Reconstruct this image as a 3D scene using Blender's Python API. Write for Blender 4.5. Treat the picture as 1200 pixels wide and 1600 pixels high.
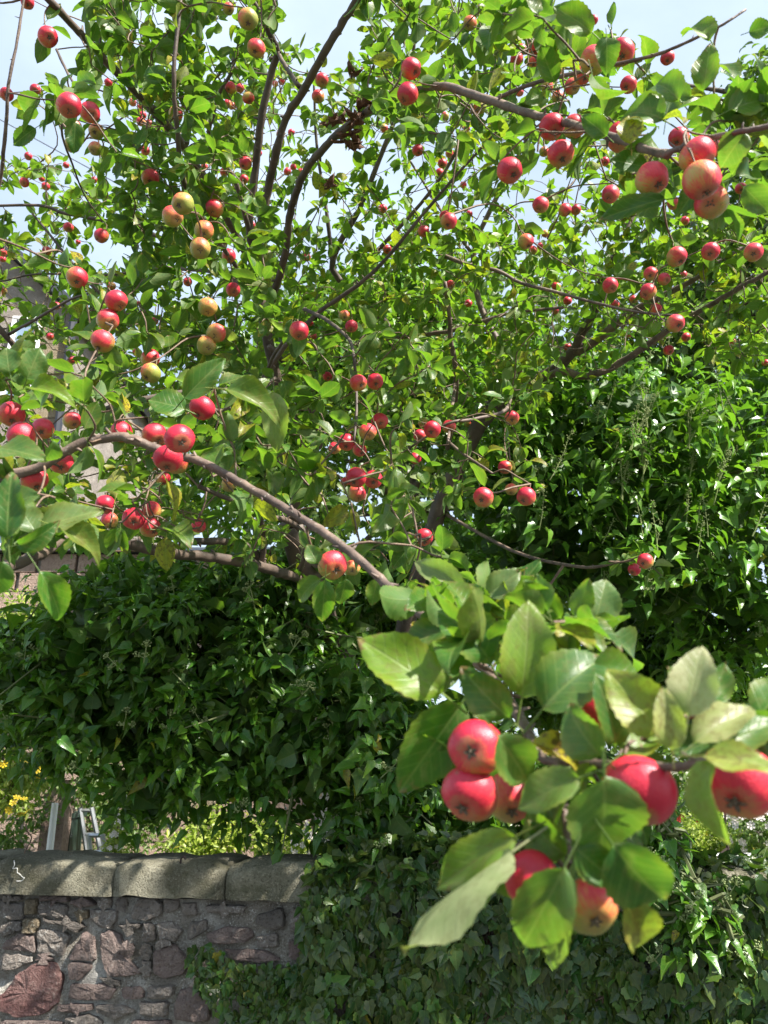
import bpy, math, random
import numpy as np
from mathutils import Vector, Matrix, noise as mnoise

for o in list(bpy.data.objects):
    bpy.data.objects.remove(o)
rng = np.random.default_rng(11)
random.seed(11)
SC = bpy.context.scene
COL = SC.collection

# ------------------------------------------------------------------ camera, sky, sun, exposure
CAM = np.array([0.0, 0.0, 1.6]); PITCH = math.radians(18.0)
cd = bpy.data.cameras.new('camera'); cam = bpy.data.objects.new('camera', cd); COL.objects.link(cam)
cam.location = CAM; cam.rotation_euler = (math.radians(90) + PITCH, 0, 0)
cd.sensor_fit = 'VERTICAL'; cd.sensor_height = 9.15; cd.lens = 6.86
cd.clip_start = 0.02; cd.clip_end = 400
cd.dof.use_dof = True; cd.dof.focus_distance = 2.3; cd.dof.aperture_fstop = 1.9
SC.camera = cam
SC.render.resolution_x = 768; SC.render.resolution_y = 1024

SUN_DIR = Vector((0.56, -0.38, 0.74)).normalized()      # towards the sun
w = bpy.data.worlds.new('World'); SC.world = w; w.use_nodes = True
nt = w.node_tree; nt.nodes.clear()
N = nt.nodes.new; L = nt.links.new
out = N('ShaderNodeOutputWorld'); bg = N('ShaderNodeBackground'); sky = N('ShaderNodeTexSky')
sky.sky_type = 'NISHITA'; sky.sun_disc = False
sky.sun_elevation = math.asin(SUN_DIR.z); sky.sun_rotation = math.atan2(SUN_DIR.x, SUN_DIR.y)
sky.air_density = 1.0; sky.dust_density = 1.2; sky.altitude = 50
tc = N('ShaderNodeTexCoord'); mp = N('ShaderNodeMapping'); mp.inputs['Scale'].default_value = (1.2, 1.2, 2.6)
nz = N('ShaderNodeTexNoise'); nz.inputs['Scale'].default_value = 1.7; nz.inputs['Detail'].default_value = 7; nz.inputs['Roughness'].default_value = .55
rp = N('ShaderNodeValToRGB'); rp.color_ramp.elements[0].position = .36; rp.color_ramp.elements[1].position = .72
rp.color_ramp.elements[0].color = (.5, .5, .5, 1); rp.color_ramp.elements[1].color = (.9, .9, .9, 1)
mx = N('ShaderNodeMixRGB'); mx.inputs['Color2'].default_value = (4.6, 5.5, 6.6, 1)
L(tc.outputs['Generated'], mp.inputs['Vector']); L(mp.outputs[0], nz.inputs['Vector']); L(nz.outputs['Fac'], rp.inputs['Fac'])
L(rp.outputs['Color'], mx.inputs['Fac']); L(sky.outputs['Color'], mx.inputs['Color1']); L(mx.outputs[0], bg.inputs['Color'])
bg.inputs['Strength'].default_value = 0.078; L(bg.outputs[0], out.inputs['Surface'])

sd = bpy.data.lights.new('sun', 'SUN'); sun = bpy.data.objects.new('sun', sd); COL.objects.link(sun)
sd.energy = 5.0; sd.angle = math.radians(0.7); sd.color = (1, .95, .87)
sun.rotation_euler = SUN_DIR.to_track_quat('Z', 'Y').to_euler(); sun.location = (8, -6, 14)
SC.view_settings.view_transform = 'Standard'; SC.view_settings.look = 'None'
SC.view_settings.exposure = 1.52; SC.view_settings.gamma = 1
SC.view_settings.use_curve_mapping = False
SC.render.engine = 'CYCLES'
SC.cycles.max_bounces = 8; SC.cycles.transparent_max_bounces = 8; SC.cycles.transmission_bounces = 6

cp, sp_ = math.cos(PITCH), math.sin(PITCH)
FW = np.array([0, cp, sp_]); UP = np.array([0, -sp_, cp]); RT = np.array([1.0, 0, 0])
def at(px, py, D):
    return CAM + D * (FW + (px - 600) / 1200 * RT - (py - 800) / 1200 * UP)
def proj(P):
    d = np.atleast_2d(P) - CAM
    D = d @ FW
    Ds = np.where(np.abs(D) < 1e-3, 1e-3, D)
    return 600 + 1200 * (d @ RT) / Ds, 800 - 1200 * (d @ UP) / Ds, D

# ------------------------------------------------------------------ tagging helpers
def tag(o, label=None, cat=None, group=None, kind=None):
    if label: o['label'] = label
    if cat: o['category'] = cat
    if group: o['group'] = group
    if kind: o['kind'] = kind
    return o
ROOTLOC = {}
def empty(name, loc, label, cat, group=None):
    o = bpy.data.objects.new(name, None); COL.objects.link(o)
    o.location = loc; o.empty_display_size = .1
    ROOTLOC[o.name] = Matrix.Translation(Vector(loc))
    return tag(o, label, cat, group)
def world_of(o):
    return ROOTLOC.get(o.name, Matrix.Identity(4))
def link(name, mesh, parent=None, M=None, mat=None):
    o = bpy.data.objects.new(name, mesh); COL.objects.link(o)
    M = M or Matrix.Identity(4)
    ROOTLOC[o.name] = M
    if parent is not None:
        o.parent = parent; o.matrix_basis = world_of(parent).inverted() @ M
    else:
        o.matrix_basis = M
    if mat and mesh and not mesh.materials: mesh.materials.append(mat)
    return o
def mesh_np(name, V, F, UV=None, C=None, smooth=True):
    """V Nx3; F Mx3 or list of polygons; UV per vertex Nx2; C per vertex Nx4"""
    m = bpy.data.meshes.new(name)
    V = np.asarray(V, dtype=np.float32)
    if isinstance(F, np.ndarray):
        k = F.shape[1]; n = len(F)
        m.vertices.add(len(V)); m.vertices.foreach_set('co', V.ravel())
        m.loops.add(n * k); m.loops.foreach_set('vertex_index', F.astype(np.int32).ravel())
        m.polygons.add(n); m.polygons.foreach_set('loop_start', np.arange(0, n * k, k, dtype=np.int32))
        m.polygons.foreach_set('loop_total', np.full(n, k, dtype=np.int32))
        m.update(calc_edges=True)
        fl = F.ravel()
    else:
        m.from_pydata([tuple(v) for v in V], [], F); m.update()
        fl = np.array([l.vertex_index for l in m.loops])
    if UV is not None:
        u = m.uv_layers.new(name='UVMap'); u.data.foreach_set('uv', np.asarray(UV, dtype=np.float32)[fl].ravel())
    if C is not None:
        a = m.color_attributes.new('lc', 'FLOAT_COLOR', 'POINT'); a.data.foreach_set('color', np.asarray(C, dtype=np.float32).ravel())
    m.polygons.foreach_set('use_smooth', np.full(len(m.polygons), smooth))
    m.validate(clean_customdata=False)
    return m

class MB:
    """gathers boxes, tubes and polygons into one mesh"""
    def __init__(s): s.V = []; s.F = []; s.n = 0
    def add(s, V, F):
        V = [tuple(v) for v in V]
        s.V += V; s.F += [tuple(i + s.n for i in f) for f in F]; s.n += len(V)
    def box(s, c, d, R=None, jit=0):
        x, y, z = [k / 2 for k in d]
        vs = [Vector((sx * x, sy * y, sz * z)) for sx in (-1, 1) for sy in (-1, 1) for sz in (-1, 1)]
        if R is not None: vs = [R @ v for v in vs]
        vs = [v + Vector(c) + Vector([random.uniform(-jit, jit) for _ in range(3)]) for v in vs]
        s.add(vs, [(0, 1, 3, 2), (4, 6, 7, 5), (0, 4, 5, 1), (2, 3, 7, 6), (0, 2, 6, 4), (1, 5, 7, 3)])
    def tube(s, P, R, n=8, cap=True):
        V, F = tube_np(P, R, n); s.add(V, [tuple(f) for f in F])
        if cap:
            b = s.n - len(V)
            s.F.append(tuple(b + i for i in range(n))[::-1]); s.F.append(tuple(s.n - n + i for i in range(n)))
    def ball(s, c, r, seg=6, rings=4, sc=(1, 1, 1)):
        V = []; F = []
        for i in range(rings + 1):
            t = math.pi * i / rings
            for j in range(seg):
                a = 2 * math.pi * j / seg
                V.append((c[0] + r * sc[0] * math.sin(t) * math.cos(a), c[1] + r * sc[1] * math.sin(t) * math.sin(a), c[2] + r * sc[2] * math.cos(t)))
        for i in range(rings):
            for j in range(seg):
                a = i * seg + j; b = i * seg + (j + 1) % seg
                F.append((a, b, b + seg, a + seg))
        s.add(V, F)
    def build(s, name, mat, parent=None, M=None, smooth=False):
        m = bpy.data.meshes.new(name); m.from_pydata(s.V, [], s.F); m.update()
        m.polygons.foreach_set('use_smooth', [smooth] * len(m.polygons))
        o = link(name, m, parent, M, mat)
        if parent is not None and M is None:
            o.matrix_basis = world_of(parent).inverted()
        return o

def tube_np(P, R, n=8):
    P = np.asarray(P, float); R = np.asarray(R, float)
    T = np.gradient(P, axis=0); T /= np.linalg.norm(T, axis=1)[:, None] + 1e-9
    ref = np.array([0, 0, 1.0]) if abs(T[0][2]) < .9 else np.array([1.0, 0, 0])
    u = np.cross(T[0], ref); u /= np.linalg.norm(u)
    V = []
    for i in range(len(P)):
        u = u - T[i] * (u @ T[i]); u /= np.linalg.norm(u) + 1e-9
        v = np.cross(T[i], u)
        a = np.linspace(0, 2 * math.pi, n, endpoint=False)
        V.append(P[i] + R[i] * (np.cos(a)[:, None] * u + np.sin(a)[:, None] * v))
    V = np.concatenate(V)
    F = []
    for i in range(len(P) - 1):
        for j in range(n):
            a = i * n + j; b = i * n + (j + 1) % n
            F.append((a, b, b + n, a + n))
    return V, F
def catmull(P, step=4):
    P = np.asarray(P, float)
    Q = np.vstack([2 * P[0] - P[1], P, 2 * P[-1] - P[-2]]); out = []
    for i in range(1, len(Q) - 2):
        p0, p1, p2, p3 = Q[i - 1], Q[i], Q[i + 1], Q[i + 2]
        for k in range(step):
            t = k / step
            out.append(.5 * ((2 * p1) + (p2 - p0) * t + (2 * p0 - 5 * p1 + 4 * p2 - p3) * t * t + (3 * p1 - p0 - 3 * p2 + p3) * t ** 3))
    out.append(P[-1]); return np.array(out)

# ------------------------------------------------------------------ material helpers
def newmat(name):
    m = bpy.data.materials.new(name); m.use_nodes = True
    t = m.node_tree; t.nodes.clear(); return m, t
class NG:
    def __init__(s, t): s.t = t
    def n(s, typ, **kw):
        x = s.t.nodes.new(typ)
        for k, v in kw.items(): setattr(x, k, v)
        return x
    def l(s, a, b): s.t.links.new(a, b)
    def math(s, op, a, b=None, c=None, clamp=False):
        x = s.n('ShaderNodeMath', operation=op); x.use_clamp = clamp
        for i, v in enumerate((a, b, c)):
            if v is None: continue
            if isinstance(v, (int, float)): x.inputs[i].default_value = v
            else: s.l(v, x.inputs[i])
        return x.outputs[0]
    def mix(s, f, a, b, blend='MIX'):
        x = s.n('ShaderNodeMixRGB', blend_type=blend)
        for i, v in enumerate((f, a, b)):
            if isinstance(v, (int, float)): x.inputs[i].default_value = v
            elif isinstance(v, tuple): x.inputs[i].default_value = (*v[:3], 1)
            else: s.l(v, x.inputs[i])
        return x.outputs[0]
    def noise(s, vec, scale, detail=3, rough=.5):
        x = s.n('ShaderNodeTexNoise'); x.inputs['Scale'].default_value = scale; x.inputs['Detail'].default_value = detail
        x.inputs['Roughness'].default_value = rough
        if vec is not None: s.l(vec, x.inputs['Vector'])
        return x.outputs['Fac']
    def ramp(s, f, stops):
        x = s.n('ShaderNodeValToRGB'); e = x.color_ramp.elements
        while len(e) < len(stops): e.new(.5)
        for i, (p, c) in enumerate(stops):
            e[i].position = p; e[i].color = (c, c, c, 1) if isinstance(c, (int, float)) else (*c, 1)
        s.l(f, x.inputs['Fac']); return x.outputs['Color']
    def bump(s, h, strength=.3, dist=.01):
        x = s.n('ShaderNodeBump'); x.inputs['Strength'].default_value = strength; x.inputs['Distance'].default_value = dist
        s.l(h, x.inputs['Height']); return x.outputs[0]
    def out(s, sh):
        o = s.n('ShaderNodeOutputMaterial'); s.l(sh, o.inputs['Surface'])

def leaf_mat(name, dark, mid, light, yellow=(.42, .34, .02), pale=(.36, .36, .2), brown=(.10, .045, .018),
             back=(.13, .20, .07), backmix=.45, rough=.42, trans=.38, vein=.35, src='object', tint=(1, 1, 1), spec=.5, nv=7.0, spots=.1, blotch=0.0):
    """leaf blade: green mix by R, yellowing by G, bleaching by B of the leaf's own colour value"""
    m, t = newmat(name); g = NG(t)
    if src == 'object':
        oi = g.n('ShaderNodeObjectInfo'); colr = oi.outputs['Color']
        seed = oi.outputs['Random']
    else:
        a = g.n('ShaderNodeAttribute'); a.attribute_name = 'lc'; colr = a.outputs['Color']; seed = a.outputs['Alpha']
    sep = g.n('ShaderNodeSeparateColor'); g.l(colr, sep.inputs[0])
    r, gg, b = sep.outputs
    uvn = g.n('ShaderNodeUVMap'); uvn.uv_map = 'UVMap'
    sx = g.n('ShaderNodeSeparateXYZ'); g.l(uvn.outputs[0], sx.inputs[0])
    u = g.math('SUBTRACT', sx.outputs[0], .5); v = sx.outputs[1]
    au = g.math('ABSOLUTE', u)
    cmb = g.n('ShaderNodeCombineXYZ'); g.l(sx.outputs[0], cmb.inputs[0]); g.l(v, cmb.inputs[1]); g.l(g.math('MULTIPLY', seed, 37.0), cmb.inputs[2])
    n1 = g.noise(cmb.outputs[0], 3.2, 4, .6); n2 = g.noise(cmb.outputs[0], 9, 4, .65)
    base = g.ramp(r, [(0, dark), (.5, mid), (1, light)])
    base = g.mix(g.ramp(n1, [(.35, 0.0), (.75, .3)]), base, light)
    base = g.mix(g.ramp(n2, [(.30, .45), (.5, 0.0)]), base, dark)
    # veins
    mid_rib = g.math('SUBTRACT', 1.0, g.math('MULTIPLY', au, 32), clamp=True)
    sv = g.math('FRACT', g.math('MULTIPLY', g.math('SUBTRACT', v, g.math('MULTIPLY', au, .7)), nv))
    sv = g.math('SUBTRACT', 1.0, g.math('MULTIPLY', g.math('ABSOLUTE', g.math('SUBTRACT', sv, .5)), 11), clamp=True)
    veins = g.math('MAXIMUM', mid_rib, g.math('MULTIPLY', sv, .55), clamp=True)
    base = g.mix(g.math('MULTIPLY', veins, vein), base, (.22, .30, .09))
    # yellowing, bleaching, brown blotches
    ye = g.math('MULTIPLY', gg, g.ramp(n1, [(.3, .35), (.6, 1.0)]))
    edge = g.ramp(au, [(.3, 0.0), (.5, 1.0)])
    ye = g.math('ADD', ye, g.math('MULTIPLY', edge, .22), clamp=True)
    base = g.mix(ye, base, yellow)
    base = g.mix(g.math('MULTIPLY', b, g.ramp(n1, [(.25, .5), (.55, 1.0)]), clamp=True), base, pale)
    sp = g.math('MULTIPLY', g.ramp(g.math('ADD', n2, g.math('MULTIPLY', n1, .5)), [(.76, 0.0), (.84, 1.0)]), g.math('ADD', g.math('MULTIPLY', gg, .9), spots), clamp=True)
    pb = g.ramp(g.math('ADD', g.math('MULTIPLY', n1, .8), g.math('MULTIPLY', n2, .3)), [(.60, 0.0), (.72, 1.0)])
    base = g.mix(g.math('MULTIPLY', pb, blotch), base, (.30, .36, .15))
    base = g.mix(sp, base, brown)
    if spots > .15:     # browned tips and margins on some leaves
        tip = g.ramp(g.math('ADD', g.math('ADD', v, g.math('MULTIPLY', au, .35)), g.math('MULTIPLY', g.math('SUBTRACT', n2, .5), .7)), [(.93, 0.0), (1.0, 1.0)])
        some = g.ramp(seed, [(.60, 0.0), (.64, .85)])
        base = g.mix(g.math('MULTIPLY', tip, some), base, (.17, .095, .045))
    geo = g.n('ShaderNodeNewGeometry')
    base2 = g.mix(g.math('MULTIPLY', geo.outputs['Backfacing'], backmix), base, back)
    p = g.n('ShaderNodeBsdfPrincipled'); g.l(base2, p.inputs['Base Color'])
    g.l(g.math('ADD', rough, g.math('MULTIPLY', geo.outputs['Backfacing'], .25)), p.inputs['Roughness'])
    p.inputs['Specular IOR Level'].default_value = spec
    h = g.math('ADD', g.math('MULTIPLY', n2, .5), g.math('MULTIPLY', veins, -.7))
    g.l(g.bump(h, .35, .0016), p.inputs['Normal'])
    tr = g.n('ShaderNodeBsdfTranslucent')
    g.l(g.mix(1.0, g.mix(.35, base, (.20, .40, .03)), (1.35 * tint[0], 1.45 * tint[1], .7 * tint[2]), 'MULTIPLY'), tr.inputs['Color'])
    ms = g.n('ShaderNodeMixShader'); ms.inputs[0].default_value = trans
    g.l(p.outputs[0], ms.inputs[1]); g.l(tr.outputs[0], ms.inputs[2]); g.out(ms.outputs[0])
    return m

AP = dict(dark=(.018, .068, .020), mid=(.042, .130, .018), light=(.15, .27, .018), trans=.42, vein=.6, spec=.36, rough=.40, spots=.22, blotch=.30)
M_APL_O = leaf_mat('apple_leaf_object', src='object', **AP)
M_APL_S = leaf_mat('apple_leaf_mass', src='attr', **AP)
IV = dict(dark=(.009, .052, .010), mid=(.026, .125, .014), light=(.105, .27, .024), rough=.31, trans=.33, vein=.30, spec=.42, back=(.07, .13, .04), nv=4.0)
M_IVY_O = leaf_mat('ivy_leaf_object', src='object', **IV)
M_IVY_S = leaf_mat('ivy_leaf_mass', src='attr', **IV)
IW = dict(IV, dark=(.005, .026, .008), mid=(.011, .052, .011), light=(.045, .14, .02), trans=.14, vein=.22, rough=.34)  # copy of the ivy greens darkened for the wall, shade painted into the leaves
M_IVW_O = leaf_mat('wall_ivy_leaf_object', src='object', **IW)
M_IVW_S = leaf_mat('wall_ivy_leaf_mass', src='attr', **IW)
M_FAR_S = leaf_mat('far_leaf_mass', src='attr', dark=(.02, .055, .02), mid=(.04, .095, .025), light=(.09, .16, .03))
M_YEL_S = leaf_mat('yellow_green_leaf', src='attr', dark=(.12, .2, .03), mid=(.26, .34, .05), light=(.40, .44, .08))

def simple(name, col, rough=.6, metal=0, nscale=0, amt=.3, bump=0, spec=.5, col2=None):
    m, t = newmat(name); g = NG(t)
    p = g.n('ShaderNodeBsdfPrincipled'); p.inputs['Roughness'].default_value = rough; p.inputs['Metallic'].default_value = metal
    p.inputs['Specular IOR Level'].default_value = spec
    if nscale:
        tcn = g.n('ShaderNodeTexCoord'); nn = g.noise(tcn.outputs['Object'], nscale, 5, .6)
        c2 = col2 or tuple(c * (1 - amt) for c in col)
        g.l(g.mix(g.ramp(nn, [(.35, 0.0), (.65, 1.0)]), col, c2), p.inputs['Base Color'])
        if bump: g.l(g.bump(nn, bump, .01), p.inputs['Normal'])
    else: p.inputs['Base Color'].default_value = (*col, 1)
    g.out(p.outputs[0]); return m

def bark_mat(name, a, b, c, scale=60):
    m, t = newmat(name); g = NG(t); tcn = g.n('ShaderNodeTexCoord'); o = tcn.outputs['Object']
    n1 = g.noise(o, scale * .35, 5, .6); n2 = g.noise(o, scale * 2.2, 4, .65)
    base = g.mix(g.ramp(n1, [(.35, 0.0), (.65, 1.0)]), a, b)
    base = g.mix(g.ramp(n2, [(.62, 0.0), (.70, .8)]), base, c)
    p = g.n('ShaderNodeBsdfPrincipled'); g.l(base, p.inputs['Base Color']); p.inputs['Roughness'].default_value = .62
    g.l(g.bump(g.math('ADD', n1, g.math('MULTIPLY', n2, .6)), .55, .004), p.inputs['Normal'])
    g.out(p.outputs[0]); return m
M_BARK = bark_mat('branch_bark', (.075, .05, .04), (.20, .14, .105), (.36, .33, .27))
M_TRUNK = bark_mat('trunk_bark', (.05, .036, .028), (.12, .085, .062), (.20, .18, .15), 30)
M_TWIG = bark_mat('twig_bark', (.10, .06, .04), (.20, .135, .085), (.28, .23, .16), 120)
M_STEM = simple('ivy_stem', (.12, .14, .05), .6, nscale=30)
M_UMBEL = simple('ivy_flower', (.28, .34, .13), .6, nscale=300, amt=.35)
M_DRY = simple('shrivelled_leaf', (.16, .07, .03), .75, nscale=40, amt=.6, bump=.4)

def apple_mat():
    m, t = newmat('apple_skin'); g = NG(t)
    tcn = g.n('ShaderNodeTexCoord'); o = tcn.outputs['Object']; oi = g.n('ShaderNodeObjectInfo')
    sx = g.n('ShaderNodeSeparateXYZ'); g.l(o, sx.inputs[0])
    sc = g.n('ShaderNodeSeparateColor'); g.l(oi.outputs['Color'], sc.inputs[0])
    off = g.n('ShaderNodeVectorMath', operation='ADD'); g.l(o, off.inputs[0])
    cb = g.n('ShaderNodeCombineXYZ'); g.l(g.math('MULTIPLY', oi.outputs['Random'], 91.0), cb.inputs[0]); g.l(cb.outputs[0], off.inputs[1])
    n1 = g.noise(off.outputs[0], 1.5, 3, .5)
    # streaks that run from stalk to eye
    ang = g.math('ARCTAN2', sx.outputs[1], sx.outputs[0])
    cs = g.n('ShaderNodeCombineXYZ'); g.l(g.math('SINE', ang), cs.inputs[0]); g.l(g.math('COSINE', ang), cs.inputs[1]); g.l(g.math('MULTIPLY', sx.outputs[2], .25), cs.inputs[2])
    st = g.noise(cs.outputs[0], 11, 3, .6)
    blush = g.math('ADD', g.math('MULTIPLY', sx.outputs[0], .42), g.math('MULTIPLY', g.math('SUBTRACT', n1, .5), .55))
    blush = g.math('ADD', blush, g.math('MULTIPLY', g.math('SUBTRACT', st, .5), .75))
    blush = g.math('ADD', blush, sc.outputs[0])
    col = g.ramp(blush, [(.0, (.27, .29, .05)), (.22, (.48, .32, .07)), (.42, (.62, .15, .06)), (.62, (.62, .035, .055)), (1.0, (.46, .010, .035))])
    vo = g.n('ShaderNodeTexVoronoi'); vo.inputs['Scale'].default_value = 11; g.l(off.outputs[0], vo.inputs['Vector'])
    dots = g.ramp(vo.outputs['Distance'], [(.045, 1.0), (.08, 0.0)])
    col = g.mix(g.math('MULTIPLY', dots, .35), col, (.72, .45, .30))
    bl = g.ramp(g.noise(off.outputs[0], 4, 3, .6), [(.62, 0.0), (.70, .75)])
    col = g.mix(g.math('MULTIPLY', bl, sc.outputs[1]), col, (.20, .11, .05))
    eye = g.ramp(g.math('ADD', sx.outputs[2], g.math('MULTIPLY', n1, .15)), [(.0, 1.0), (.12, 0.0)])
    rus = g.ramp(g.math('SUBTRACT', g.math('MULTIPLY', sx.outputs[2], -1.0), g.math('MULTIPLY', g.noise(off.outputs[0], 8, 3, .6), .25)), [(.58, 0.0), (.68, .55)])
    col = g.mix(rus, col, (.30, .20, .08))
    p = g.n('ShaderNodeBsdfPrincipled'); g.l(col, p.inputs['Base Color'])
    g.l(g.math('ADD', .30, g.math('MULTIPLY', n1, .25)), p.inputs['Roughness'])
    p.inputs['Specular IOR Level'].default_value = .5
    p.inputs['Subsurface Weight'].default_value = .12; p.inputs['Subsurface Radius'].default_value = (.2, .06, .03); p.inputs['Subsurface Scale'].default_value = .02
    g.l(g.bump(g.noise(off.outputs[0], 14, 3, .5), .12, .03), p.inputs['Normal'])
    g.out(p.outputs[0]); return m
M_APPLE = apple_mat()
M_CALYX = simple('apple_eye', (.05, .032, .02), .8, nscale=9, amt=.4, col2=(.20, .15, .10))
M_STALK = simple('apple_stalk', (.16, .11, .045), .6, nscale=8)

def stone_mat(name, ca, cb_, cc, scale=9, lichen=.6):
    m, t = newmat(name); g = NG(t); tcn = g.n('ShaderNodeTexCoord'); geo = g.n('ShaderNodeNewGeometry'); o = geo.outputs['Position']
    oi = g.n('ShaderNodeObjectInfo')
    n1 = g.noise(o, scale, 6, .62); n2 = g.noise(o, scale * 9, 5, .7); n3 = g.noise(o, scale * .5, 3, .5)
    c = g.mix(g.ramp(n1, [(.35, 0.0), (.65, 1.0)]), ca, cb_)
    c = g.mix(g.ramp(n3, [(.4, 0.0), (.7, .6)]), c, tuple(k * .6 for k in ca))
    # per stone tint
    c = g.mix(g.math('MULTIPLY', oi.outputs['Random'], .28), c, (.15, .125, .11))
    li = g.ramp(g.math('ADD', n2, g.math('MULTIPLY', n1, .35)), [(.74, 0.0), (.84, 1.0)])
    c = g.mix(g.math('MULTIPLY', li, lichen), c, cc)
    if lichen > .65: c = g.mix(g.ramp(g.noise(o, 3.1, 5, .7), [(.48, 0.0), (.60, .65)]), c, cc)
    c = g.mix(g.ramp(n2, [(.34, .75), (.46, 0.0)]), c, tuple(k * .35 for k in ca))
    p = g.n('ShaderNodeBsdfPrincipled'); g.l(c, p.inputs['Base Color']); p.inputs['Roughness'].default_value = .9
    p.inputs['Specular IOR Level'].default_value = .25
    g.l(g.bump(g.math('ADD', g.math('MULTIPLY', n2, .8), n1), 1.0, .045), p.inputs['Normal'])
    
    g.out(p.outputs[0]); return m
M_ST = {'g': stone_mat('grey_rubble', (.27, .235, .205), (.40, .345, .30), (.68, .66, .60)),
        'p': stone_mat('purple_rubble', (.27, .20, .18), (.37, .285, .25), (.42, .40, .36), lichen=.35),
        'r': stone_mat('maroon_rubble', (.21, .095, .088), (.30, .18, .16), (.45, .38, .34), lichen=.4),
        't': stone_mat('tan_rubble', (.30, .235, .14), (.36, .29, .19), (.5, .47, .38)),
        'd': stone_mat('dark_rubble', (.17, .15, .13), (.27, .235, .205), (.4, .38, .33), lichen=.4)}
M_MORTAR = stone_mat('lime_mortar', (.36, .32, .26), (.52, .475, .40), (.76, .74, .68), 14, .9)
M_COPE = stone_mat('mossy_coping', (.17, .165, .10), (.33, .30, .215), (.48, .45, .34), 13, .8)
M_PINK = stone_mat('pink_sandstone', (.36, .25, .20), (.46, .34, .27), (.55, .45, .38), 5, .3)
M_GROUND = simple('garden_soil_grass', (.07, .10, .03), .95, nscale=2.5, col2=(.16, .13, .09), bump=.4)
M_LANE = simple('lane_tarmac', (.05, .05, .05), .9, nscale=40, amt=.3, bump=.3)
M_SLATE = simple('slate', (.05, .055, .07), .5, nscale=6, amt=.35)
M_WHITE = simple('white_paint', (.75, .75, .73), .45)
M_ALU = simple('aluminium', (.45, .47, .49), .35, .8, nscale=12, amt=.3)
M_PIPE = simple('dark_pipe', (.02, .022, .03), .5)
M_GLASSY = simple('window_glass', (.20, .27, .36), .08, spec=1.0)
M_BLUE = simple('pale_blue_paint', (.34, .52, .72), .5, nscale=7, amt=.2)
M_GREENBOX = simple('green_plastic', (.018, .035, .026), .5, nscale=5)
M_WIRE = simple('white_wire', (.62, .60, .55), .5)
M_RUST = simple('rusty_iron', (.035, .02, .015), .7, nscale=50)
M_CABLE = simple('black_cable', (.05, .05, .055), .6)
M_WFL = simple('white_petals', (.78, .72, .66), .6, nscale=60, amt=.2)
M_RFL = simple('red_petals', (.6, .03, .04), .5)
M_YFL = simple('yellow_petals', (.75, .55, .03), .5)

# ------------------------------------------------------------------ leaf templates
def apple_leaf_t(rows, cols, curl, fold, wave, serr=0, petiole=True, wid=.30):
    V = []; UV = []; F = []
    vs = np.linspace(0, 1, rows)
    for i, v in enumerate(vs):
        hw = wid * (math.sin(math.pi * v ** .82) ** .72 if 0 < v < 1 else 0) * (1 - .12 * v)
        if i == 0: hw = .012
        if i == rows - 1: hw = .006
        yc = v; ang = curl * v
        for j in range(cols):
            s = -1 + 2 * j / (cols - 1)
            h = hw
            if serr and abs(s) == 1 and 0 < i < rows - 1: h = hw * (1 + serr * (1 if i % 2 else -1))
            x = s * h
            z = abs(s) ** 1.3 * h * fold + wave * math.sin(v * 9 + s * 2.1) * abs(s)
            y = math.sin(ang) / curl if abs(curl) > 1e-3 else v
            zc = -(1 - math.cos(ang)) / curl if abs(curl) > 1e-3 else 0
            V.append((x, y - z * math.sin(ang) * .0 + 0, zc + z)); UV.append((.5 + s * .5 * (h / wid if wid else 1), v))
    for i in range(rows - 1):
        for j in range(cols - 1):
            a = i * cols + j; F += [(a, a + 1, a + cols + 1), (a, a + cols + 1, a + cols)]
    if petiole:
        b = len(V); r = .013
        for (y, z) in ((0, 0), (-.32, -.04)):
            for k in range(3):
                a = k * 2.094
                V.append((r * math.cos(a), y, z + r * math.sin(a))); UV.append((.5, .5))
        for k in range(3):
            k2 = (k + 1) % 3; F += [(b + k, b + k2, b + 3 + k2), (b + k, b + 3 + k2, b + 3 + k)]
    return np.array(V), np.array(F), np.array(UV)
def fan_leaf_t(pts, fold=.12, droop=.15, petiole=True, inner=True):
    """outline list of (x>=0, y) from base to tip, mirrored"""
    n = len(pts); V = []; UV = []; F = []
    ctr = [(0, y) for x, y in pts]
    def z(x, y): return abs(x) * fold - droop * y * y
    for x, y in pts: V.append((x, y, z(x, y)))
    for x, y in pts: V.append((0, y if 0 else min(max(y, 0), 1) , z(0, y)))
    for x, y in pts: V.append((-x, y, z(x, y)))
    for k in range(3):
        for i, (x, y) in enumerate(pts): UV.append((.5 + (x, 0, -x)[k], y))
    for i in range(n - 1):
        F += [(i, i + 1, n + i + 1), (i, n + i + 1, n + i), (n + i, n + i + 1, 2 * n + i + 1), (n + i, 2 * n + i + 1, 2 * n + i)]
    if petiole:
        b = len(V); r = .012
        for (y, zz) in ((.0, 0), (-.45, -.10)):
            for k in range(3):
                a = k * 2.094; V.append((r * math.cos(a), y, zz + r * math.sin(a))); UV.append((.5, .5))
        for k in range(3):
            k2 = (k + 1) % 3; F += [(b + k, b + k2, b + 3 + k2), (b + k, b + 3 + k2, b + 3 + k)]
    return np.array(V), np.array(F), np.array(UV)
T_NEAR = [apple_leaf_t(19, 7, c, f, wv, .035) for c, f, wv in ((.7, .5, .045), (1.3, .65, .05), (.35, .35, .05), (-.5, .4, .05), (1.7, .8, .04))]
T_LOW = [apple_leaf_t(5, 3, c, f, 0, 0, False) for c, f in ((.7, .4), (1.3, .6), (.3, .2), (-.4, .5))]
T_MID = [apple_leaf_t(7, 5, c, f, .02, .04, True) for c, f in ((.7, .4), (1.3, .6), (.3, .25), (-.4, .5))]
IVO = [(.01, 0), (.22, -.04), (.36, .10), (.36, .28), (.24, .55), (.09, .82), (0, 1.0)]
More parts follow.
